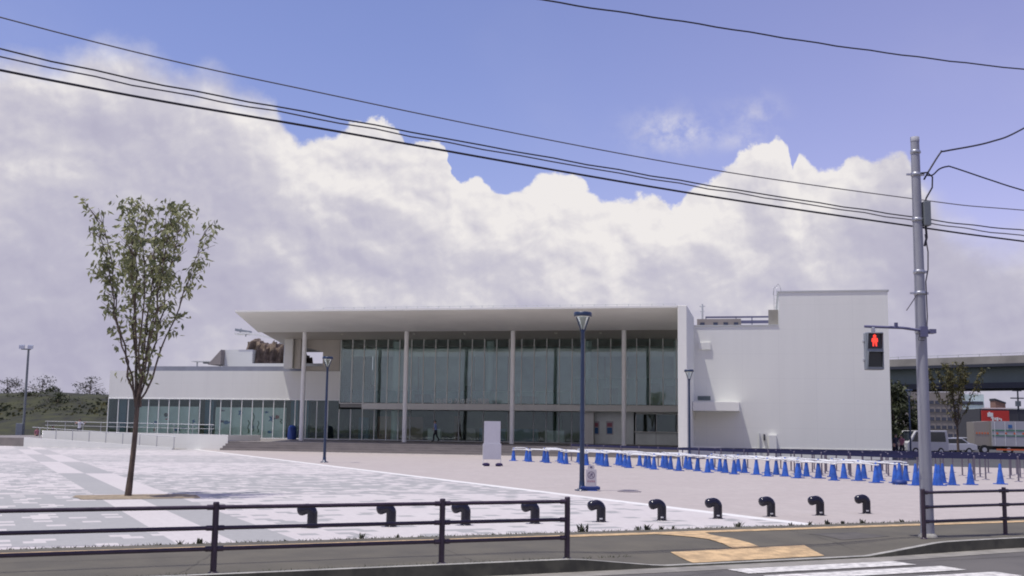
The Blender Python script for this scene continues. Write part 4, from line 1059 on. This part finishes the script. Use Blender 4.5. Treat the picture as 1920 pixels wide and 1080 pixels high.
# weeds along the plaza edge
random.seed(4)
def weed(px, s_, label):
    d = G(px, 990); base = None
    # find s on t = 16.38 for this picture column
    r = ray(px, 985); nn = (-ST, CT); tt = 16.36/(r[0]*nn[0]+r[1]*nn[1]); w = Vector((r[0]*tt, r[1]*tt, 0))
    m = MB()
    for _ in range(int(26*s_)):
        a = random.uniform(0, 6.28); L_ = random.uniform(.04, .13)*s_; sp_ = random.uniform(.2, 1.1)
        p0 = Vector((random.gauss(0, .03*s_), random.gauss(0, .015), 0)); p2 = p0+Vector((math.cos(a)*L_*sp_, math.sin(a)*L_*sp_*.6, L_)); w_ = .007*s_+.003
        sd_ = Vector((-math.sin(a), math.cos(a), 0))*w_
        m.add([p0-sd_, p0+sd_, (p0+p2)/2+sd_*1.4+Vector((0, 0, L_*.15)), p2, (p0+p2)/2-sd_*1.4+Vector((0, 0, L_*.15))], [(0, 1, 2, 3, 4)], 'leaf_grey' if random.random() < .6 else 'leaf_dark')
    return tag(m.build('weed', loc=w), label, 'weed', 'weeds along the paving edge')
for px, s_, lab in [(1093, 1.6, 'largest weed tuft, just right of the end post of the long guard rail'), (1196, .9, 'left of two weed tufts between the fifth and sixth bollards'), (1212, 1.2, 'right of two weed tufts left of the sixth bollard'),
        (1240, .8, 'weed tuft right in front of the sixth bollard'), (1262, .7, 'tiny weed tuft just right of the sixth bollard'), (1385, 1.1, 'weed tuft between the seventh and eighth bollards'), (1482, .8, 'weed tuft between the eighth and ninth bollards'),
        (1518, .8, 'small weed tuft just left of the ninth bollard'), (1552, 1.1, 'weed tuft just right of the ninth bollard'), (1580, .8, 'small weed tuft halfway between the ninth and tenth bollards'), (1617, 1.0, 'weed tuft in front of the rightmost bollard'),
        (678, 1.0, 'weed tuft behind the guard rail between the first two bollards'), (745, .7, 'small weed tuft behind the guard rail by the second bollard'), (340, .8, 'weed tuft behind the guard rail left of its nearest post'),
        (378, .9, 'weed tuft right behind the nearest guard rail post'), (1690, .7, 'small weed tuft left of the short guard rail')]:
    weed(px, s_*.72, lab)
m = MB()
for _ in range(1500):
    s = random.uniform(-6, 24); t = 16.33+random.gauss(0, .025); L_ = random.uniform(.01, .045); a = random.uniform(0, 6.28)
    p0 = SW(s, t); p2 = p0+Vector((math.cos(a)*L_, math.sin(a)*L_*.6, L_)); sd_ = Vector((.006, 0, 0))
    m.add([p0-sd_, p0+sd_, p2], [(0, 1, 2)], 'leaf_dark')
for _ in range(500):
    s = random.uniform(-6, 8); t = kerb_t(s)+.13+random.gauss(0, .02); L_ = random.uniform(.01, .05); a = random.uniform(0, 6.28)
    p0 = SW(s, t); p2 = p0+Vector((math.cos(a)*L_, math.sin(a)*L_*.6, L_)); sd_ = Vector((.005, 0, 0))
    m.add([p0-sd_, p0+sd_, p2], [(0, 1, 2)], 'leaf_dark')
tag(m.build('edge_grass'), 'fine dry grass growing in the joints along the sidewalk edges', 'grass', kind='stuff')

# ================================================================ RIGHT BACKGROUND
# elevated road: a straight viaduct passing diagonally behind the hall
va = Vector((59.4, 130, 0)); vb = Vector((47.6, 141, 0)); dv = (va-vb).normalized(); rzv = math.atan2(dv.y, dv.x)
ov = thing('elevated_road', va, rzv, 'elevated road viaduct with steel girders crossing behind the car park', 'bridge')
m = MB(); m.box(-75, 60, 0, .3, 10.1, 11.0, 'concrete'); m.box(-75, 60, 9.7, 10, 10.1, 11.0, 'concrete'); m.build('parapet', ov)
m = MB(); m.box(-75, 60, -.15, 10.15, 9.75, 10.1, 'girder_dark'); m.build('deck_slab', ov)
for y0 in (.9, 4.8, 8.6):
    m = MB(); m.box(-75, 60, y0, y0+.25, 7.9, 9.75, 'girder'); m.box(-75, 60, y0-.25, y0+.5, 7.25, 7.9, 'girder_dark'); m.build('girder', ov)
m = MB(); m.box(-75, 60, .1, .16, 11.25, 11.31, 'mullion_grey')
for k in range(54): m.box(-75+k*2.5, -74.94+k*2.5, .1, .16, 11.0, 11.3, 'mullion_grey')
m.build('rail', ov)
for x0 in (-62, -32, 22, 52):
    m = MB(); m.box(x0-1, x0+1, 3, 7, 0, 5.9, 'concrete'); m.box(x0-1.1, x0+1.1, .5, 9.5, 5.9, 7.2, 'concrete'); m.build('pier', ov, bevel=.1)
# office building
def D(px, py, yy): d = ray(px, py); t = yy/d[1]; return Vector((d[0]*t, yy, EYE+d[2]*t))
ob = thing('office_building', Vector((D(1700, 740, 350).x, 350, 0)), -.08, 'distant beige office building with dark window bands under the overpass', 'building')
wd = D(1800, 740, 350).x-D(1700, 740, 350).x
m = MB(); m.box(0, wd, 0, 30, 0, 14.9, 'office_wall'); m.build('wall', ob)
m = MB(); m.box(wd, wd+8, 4, 26, 0, 14.5, 'interior_wall'); m.build('stair_tower', ob)
for k in range(5):
    z = 1.0+k*2.55; m = MB(); m.box(.5, wd-.4, -.12, .02, z, z+1.05, 'office_glass')
    for q in range(9): m.box(1+q*wd/9.3, 1.35+q*wd/9.3, -.2, -.12, z, z+1.05, 'office_wall')
    m.build('window_band', ob)
    m = MB(); m.box(wd+.3, wd+7.7, 3.86, 4.02, z, z+1.1, 'office_glass'); m.build('window_band', ob)
# shop with red billboard
sh = thing('shop_building', D(1838, 850, 200)*Vector((1, 1, 0)), 0, 'dark low shop building carrying a red billboard behind the truck', 'building') if 0 else thing('shop_building', Vector((D(1838, 800, 200).x, 200, 0)), 0, 'dark low shop building carrying a red billboard behind the truck', 'building')
m = MB(); m.box(0, 12, 0, 10, 0, 6.4, 'shop_dark'); m.box(.4, 12, -.1, 0, 6.4, 6.6, 'white_panel'); m.build('wall', sh)
x0 = D(1843, 780, 199).x-D(1838, 800, 200).x; x1 = D(1894, 780, 199).x-D(1838, 800, 200).x
bbd = MB(); bbd.box(x0, x1, -.6, -.3, 3.5, 6.1, 'shop_red'); bbo = bbd.build('red_billboard', sh)
m = MB(); zt = 5.6
for (a, c, d0, d1) in [(1.1, 2.1, 5.0, 5.7), (1.3, 1.6, 5.7, 5.85), (1.7, 2.2, 4.7, 4.95), (1.9, 2.15, 4.1, 4.7), (2.3, 2.55, 4.4, 4.85), (2.65, 3.0, 4.3, 4.9), (3.1, 3.35, 4.5, 4.8), (3.4, 3.6, 4.3, 4.7), (1.5, 1.75, 3.6, 3.9), (1.9, 2.1, 3.6, 3.8)]:
    m.box(a, c, -.64, -.6, d0, d1, 'bar_white')
m.build('billboard_marks', bbo)
m = MB(); m.box(0, 4.3, 0, 5, 0, 6.9, 'brick_brown'); m.box(-.1, 4.4, -.1, 5.1, 6.9, 7.1, 'girder_dark'); m.extr([(2.2, 7.1), (4.2, 7.1), (4.2, 8.1), (2.2, 8.7)], 'y', .5, 3, 'brick_brown'); m.extr([(2.1, 8.7), (4.3, 8.05), (4.3, 8.35), (2.1, 9.1)], 'y', .4, 3.1, 'girder_dark')
tag(m.build('brick_building', loc=Vector((D(1848, 760, 225).x, 225, 0))), 'small brown brick building with slanted roof box above the red billboard', 'building')
# truck
trk = thing('box_truck', Vector((D(1862, 850, 100).x, 100, 0)), -.05, 'big pale box truck parked at the right edge behind the queue posts', 'truck')
m = MB(); m.box(0, 7.2, 0, 2.2, .75, 2.95, 'truck_white'); m.box(0, 7.2, -.02, 0, 1.62, 1.72, 'truck_green'); m.box(0, 7.2, -.02, 0, 2.08, 2.2, 'truck_green')
for k in range(8): m.box(.2+k*.9, .24+k*.9, -.03, -.02, .8, 2.9, 'mullion')
for k in range(8): m.box(.35+k*.75, .52+k*.75, -.03, -.02, 1.8, 1.95, 'orange')
m.box(1.4, 1.75, -.025, -.0, 2.35, 2.65, 'fish_blue'); m.build('cargo_box', trk, bevel=.02)
m = MB(); m.extr([(-1.45, 2.85), (-.02, 2.95), (-.02, .75), (-1.45, .8)], 'y', .3, 2.2, 'truck_beige')
for k in range(5): m.box(-1.3+k*.24, -1.18+k*.24, .27, .3, 1.8, 1.95, 'orange')
m.build('tail_body', trk)
m = MB(); m.box(-1.3, 7.0, .3, 1.9, .45, .75, 'rubber'); m.box(.3, 3.6, -.03, .0, .38, .52, 'orange'); m.build('chassis', trk)
for x in (-.7, 1.4, 5.6):
    m = MB(); m.extr([(x+.42*math.cos(2*math.pi*i/18), .42+.42*math.sin(2*math.pi*i/18)) for i in range(18)], 'y', .05, .35, 'rubber'); w = m.build('wheel', trk)
    m = MB(); m.extr([(x+.2*math.cos(2*math.pi*i/14), .42+.2*math.sin(2*math.pi*i/14)) for i in range(14)], 'y', .03, .05, 'steel'); m.build('rim', w)
# cars and van
def car(name, loc, rz, label, body, L=4.3, W=1.7, Hh=1.45, van=False):
    o = thing(name, loc, rz, label, 'car' if not van else 'van')
    if van: prof = [(0, .35), (0, 1.0), (.25, 1.15), (.9, Hh), (L-.15, Hh+.03), (L, 1.1), (L, .35)]
    else: prof = [(0, .35), (.02, .75), (.15, .85), (1.1, .95), (L-.5, .98), (L-.05, .85), (L, .4)]
    m = MB(); m.extr(prof[::-1], 'y', 0, W, body); b_ = m.build('body', o, bevel=.05)
    if not van:
        m = MB(); cab = [(.95, .93), (1.55, Hh-.03), (2.9, Hh), (L-.6, .96)]; m.extr(cab[::-1], 'y', .12, W-.12, body); m.build('roof', b_, bevel=.04)
        m = MB(); m.extr([(1.15, .97), (1.62, Hh-.1), (2.85, Hh-.08), (L-.85, .99)][::-1], 'y', .105, W-.105, 'car_glass'); m.build('side_glass', b_)
        m = MB(); m.add([(.93, .2, .96), (.93, W-.2, .96), (1.50, W-.25, Hh-.08), (1.50, .25, Hh-.08)], [(0, 1, 2, 3)], 'car_glass'); m.build('windscreen', b_)
    else:
        m = MB(); m.extr([(.45, 1.1), (.95, Hh-.12), (L-.4, Hh-.1), (L-.3, 1.1)][::-1], 'y', -.012, W+.012, 'car_glass'); m.build('side_glass', b_)
        m = MB(); m.add([(.24, .15, 1.16), (.24, W-.15, 1.16), (.86, W-.2, Hh-.04), (.86, .2, Hh-.04)], [(0, 1, 2, 3)], 'car_glass'); m.build('windscreen', b_)
    for y in (.18, W-.45):
        m = MB(); m.box(-.02, .02, y, y+.27, .62, .76, 'bar_white'); m.build('headlight', o)
    for x in (.8, L-.85):
        for y in (-.02, W-.18):
            m = MB(); m.extr([(x+.31*math.cos(2*math.pi*i/18), .31+.31*math.sin(2*math.pi*i/18)) for i in range(18)], 'y', y, y+.2, 'rubber'); w = m.build('wheel', o)
            yy = y-.012 if y < 0 else y+.2
            m = MB(); m.extr([(x+.18*math.cos(2*math.pi*i/12), .31+.18*math.sin(2*math.pi*i/12)) for i in range(12)], 'y', yy, yy+.012, 'steel'); m.build('rim', w)
    return o
car('parked_van', Vector((D(1702, 850, 92).x, 92, 0)), .35, 'white van parked left of the concrete pole in the car park', 'car_white', 4.2, 1.7, 2.0, True)
car('parked_car', Vector((D(1748, 850, 95).x, 95, 0)), .2, 'silver car parked just right of the concrete pole', 'car_silver')
car('parked_car', Vector((D(1786, 850, 112).x, 112, 0)), 1.2, 'dark car parked behind the thin yellowish tree', 'car_black')
car('parked_car', Vector((D(1806, 850, 98).x, 98, 0)), 1.45, 'black car parked between the thin tree and the box truck', 'car_black')
car('parked_car', Vector((D(1765, 850, 118).x, 118, 0)), .1, 'white car in the far row of the car park', 'car_white')
# hedge line in front of the car park
random.seed(9); m = MB()
for _ in range(3000):
    f = random.random(); p_ = Vector((33.5+f*16, 85.5-f*4.5, 0)); leaf_quads(m, (p_.x, p_.y+random.uniform(-.4, .4), random.uniform(.05, .42)), 1, .05, .2, 'leaf_dark')
tag(m.build('low_hedge'), 'low dark hedge along the front of the car park', 'hedge', kind='stuff')
# small utility pole far right
m = MB(); bp = D(1913, 850, 150); m.tube([(0, 0, 0), (0, 0, 8.2)], [.16, .1], 'girder_dark', 8); m.box(-1.0, .8, -.06, .06, 6.6, 6.75, 'girder_dark'); m.box(-.7, .5, -.06, .06, 7.6, 7.72, 'girder_dark'); m.box(-.3, .3, -.2, .2, 5.6, 6.3, 'box_grey')
tag(m.build('distant_pole', loc=Vector((bp.x, 150, 0))), 'distant dark utility pole with crossarms at the right edge', 'utility pole')

# ================================================================ PEOPLE
def person(loc, rz, Ht, label, shirt, legs_mt, pose, hair='hair'):
    """one continuous skinned body; joints in units of height, x = across, y = facing (-y forward)"""
    o = thing('person', loc, rz, label, 'person')
    J = {'pelvis': (0, 0, .52), 'waist': (0, 0, .60), 'chest': (0, -.005, .74), 'neck': (0, -.005, .835), 'head': (0, -.018, .885), 'crown': (0, -.012, .955)}
    Rd = {'pelvis': .085, 'waist': .075, 'chest': .085, 'neck': .032, 'head': .050, 'crown': .046}
    E_ = [('pelvis', 'waist'), ('waist', 'chest'), ('chest', 'neck'), ('neck', 'head'), ('head', 'crown')]
    for s_, sx in (('l', -1), ('r', 1)):
        a = pose['arm_'+s_]; l = pose['leg_'+s_]
        J['sh'+s_] = (sx*.105, 0, .805); J['el'+s_] = a[0]; J['wr'+s_] = a[1]
        J['hip'+s_] = (sx*.052, 0, .50); J['kn'+s_] = l[0]; J['an'+s_] = l[1]
        J['toe'+s_] = (l[1][0]+sx*.01, l[1][1]-.11, max(l[1][2]-.025, .012))
        Rd.update({'sh'+s_: .038, 'el'+s_: .028, 'wr'+s_: .018, 'hip'+s_: .062, 'kn'+s_: .042, 'an'+s_: .028, 'toe'+s_: .020})
        E_ += [('chest', 'sh'+s_), ('sh'+s_, 'el'+s_), ('el'+s_, 'wr'+s_), ('pelvis', 'hip'+s_), ('hip'+s_, 'kn'+s_), ('kn'+s_, 'an'+s_), ('an'+s_, 'toe'+s_)]
        w_ = Vector(J['wr'+s_]); d = (w_-Vector(J['el'+s_])).normalized()
        J['pa'+s_] = tuple(w_+d*.035); Rd['pa'+s_] = .017; E_.append(('wr'+s_, 'pa'+s_))
        for k in range(5):
            sp_ = (k-2)*.010 if k < 4 else -.028
            ln = (.045, .052, .050, .040, .03)[k]
            nm = f'f{k}{s_}'; J[nm] = tuple(Vector(J['pa'+s_])+d*(ln if k < 4 else .01)+Vector((0, sp_, -.004))); Rd[nm] = .0045; E_.append(('pa'+s_, nm))
    lean = pose.get('lean', 0)
    names = list(J); idx = {n_: i for i, n_ in enumerate(names)}
    vs = []
    for n_ in names:
        x, y, z = J[n_]
        if z > .55 and lean: y -= lean*(z-.52)
        vs.append((x*Ht, y*Ht, z*Ht))
    me = bpy.data.meshes.new('body'); me.from_pydata(vs, [(idx[a], idx[c]) for a, c in E_], [])
    bo_ = bpy.data.objects.new('body', me); C.objects.link(bo_)
    sk = bo_.modifiers.new('skin', 'SKIN'); sk.use_smooth_shade = True
    for i, n_ in enumerate(names):
        r = Rd[n_]*Ht; yr = .72 if n_ in ('chest', 'waist', 'pelvis') else 1
        me.skin_vertices[0].data[i].radius = (r, r*yr); me.skin_vertices[0].data[i].use_root = (n_ == 'pelvis')
    ssf = bo_.modifiers.new('subdiv', 'SUBSURF'); ssf.levels = 2; ssf.render_levels = 2
    dg = bpy.context.evaluated_depsgraph_get(); dg.update(); m2 = bpy.data.meshes.new_from_object(bo_.evaluated_get(dg)); bpy.data.objects.remove(bo_)
    m2.materials.clear()
    for k in ('skin', shirt, legs_mt, 'rubber'): m2.materials.append(MATS[k])
    els = [Vector(J['el'+q])*Ht for q in 'lr']; wrs = [Vector(J['wr'+q])*Ht for q in 'lr']
    for p_ in m2.polygons:
        c = p_.center; z = c.z/Ht; k = 1
        near_hand = min((c-w_).length for w_ in wrs)/Ht < .09 and min((c-w_).length for w_ in wrs) < min((c-e_).length for e_ in els)*1.0
        if z > .835: k = 0
        elif near_hand: k = 0
        elif z < .54 and min((c-e_).length for e_ in els+wrs)/Ht > .055: k = 2
        if z < .045 and k == 2: k = 3
        p_.material_index = k; p_.use_smooth = True
    ob_ = bpy.data.objects.new('body', m2); C.objects.link(ob_); ob_.parent = o
    # hair cap and nose
    hc = Vector((0, (-.012-lean*.40)*Ht, .925*Ht)); hb = bmesh.new(); bmesh.ops.create_icosphere(hb, subdivisions=3, radius=.062*Ht)
    for v_ in list(hb.verts):
        if v_.co.z < -.012*Ht and v_.co.y < .015*Ht: hb.verts.remove(v_)
    for v_ in hb.verts: v_.co = Vector((v_.co.x*.92, v_.co.y*1.02+.008*Ht, v_.co.z*.85+.008*Ht))+hc
    hm = bpy.data.meshes.new('hair'); hb.to_mesh(hm); hb.free(); hm.materials.append(MATS[hair])
    for p_ in hm.polygons: p_.use_smooth = True
    hh = bpy.data.objects.new('hair', hm); C.objects.link(hh); hh.parent = o
    fm = MB(); y0 = hc.y-.052*Ht
    fm.add([(0, y0-.012*Ht, .893*Ht), (-.006*Ht, y0+.004*Ht, .89*Ht), (.006*Ht, y0+.004*Ht, .89*Ht), (0, y0+.002*Ht, .91*Ht)], [(0, 1, 2), (0, 3, 1), (0, 2, 3)], 'skin')
    for sx in (-1, 1): fm.box(sx*.018*Ht-.004*Ht, sx*.018*Ht+.004*Ht, y0-.001*Ht, y0+.006*Ht, .906*Ht, .911*Ht, 'hair')
    fm.box(-.010*Ht, .010*Ht, y0-.001*Ht, y0+.008*Ht, .872*Ht, .875*Ht, 'sign_red'); fm.build('face', o)
    return o
walk = dict(arm_l=((-.135, .06, .67), (-.12, .02, .56)), arm_r=((.135, -.05, .67), (.12, -.13, .58)), leg_l=((-.055, -.09, .28), (-.05, -.10, .045)), leg_r=((.055, .03, .275), (.05, .16, .07)), lean=.1)
stand = dict(arm_l=((-.13, .02, .66), (-.13, -.02, .52)), arm_r=((.13, .02, .66), (.13, -.02, .52)), leg_l=((-.06, -.01, .28), (-.065, .0, .045)), leg_r=((.06, -.01, .28), (.065, .0, .045)))
wide_ = dict(arm_l=((-.20, -.03, .72), (-.16, -.08, .80)), arm_r=((.20, -.03, .72), (.27, -.06, .80)), leg_l=((-.07, -.01, .28), (-.08, .0, .045)), leg_r=((.07, -.01, .28), (.08, .0, .045)))
u_, _z = WL(817, 826, 5.5)
person(UW(u_, 5.5, DK), -1.35, 1.70, 'person in light blue shirt and dark trousers walking past the glass doors', 'shirt_blue', 'trousers', walk)
person(Vector((D(148, 815, 92).x, 92, .35)), .2, 1.72, 'person in a white top with arms raised by the far left ramp rail', 'shirt_white', 'trousers', wide_)
person(Vector((D(97, 830, 91).x, 91, .0)), 2.2, 1.5, 'person in dark clothes with their back turned left of the ramp', 'shirt_dark', 'trousers', stand)
person(Vector((D(68, 830, 93).x, 93, .0)), .5, 1.30, 'small person in pink top at the far left by the cabinet', 'shirt_pink', 'trousers', stand)
person(Vector((D(1680, 850, 82).x, 82, .0)), .3, 1.72, 'person in dark clothes standing at the right corner of the white block', 'shirt_dark', 'trousers', stand)
person(Vector((D(1692, 850, 84).x, 84, .0)), -.8, 1.65, 'person in a pink top walking beyond the white block corner', 'shirt_pink', 'trousers', walk)
# door jambs on either side and a dark stroller left
st_ = thing('baby_stroller', Vector((D(84, 830, 90).x, 90, 0)), .4, 'dark baby stroller standing left of the white ramp', 'stroller')
m = MB(); m.extr([(-.35, .45), (.2, .4), (.4, .95), (.2, 1.05), (-.1, .7), (-.35, .65)], 'x', -.22, .22, 'shirt_dark'); m.build('seat', st_, bevel=.03)
m = MB(); m.tube([(-.22, -.4, .1), (-.22, .3, .75), (-.22, .6, 1.05)], .015, 'steel', 6); m.tube([(.22, -.4, .1), (.22, .3, .75), (.22, .6, 1.05)], .015, 'steel', 6); m.tube([(-.22, .6, 1.05), (.22, .6, 1.05)], .02, 'rubber', 6); m.build('frame', st_)
for x in (-.24, .24):
    for y in (-.4, .35):
        m = MB(); m.extr([(y+.12*math.cos(2*math.pi*i/14), .12+.12*math.sin(2*math.pi*i/14)) for i in range(14)], 'x', x-.02, x+.02, 'rubber'); m.build('wheel', st_)

scene.render.resolution_x = 1024; scene.render.resolution_y = 576
scene.cycles.filter_width = 1.9; scene.cycles.max_bounces = 8; scene.cycles.transparent_max_bounces = 16
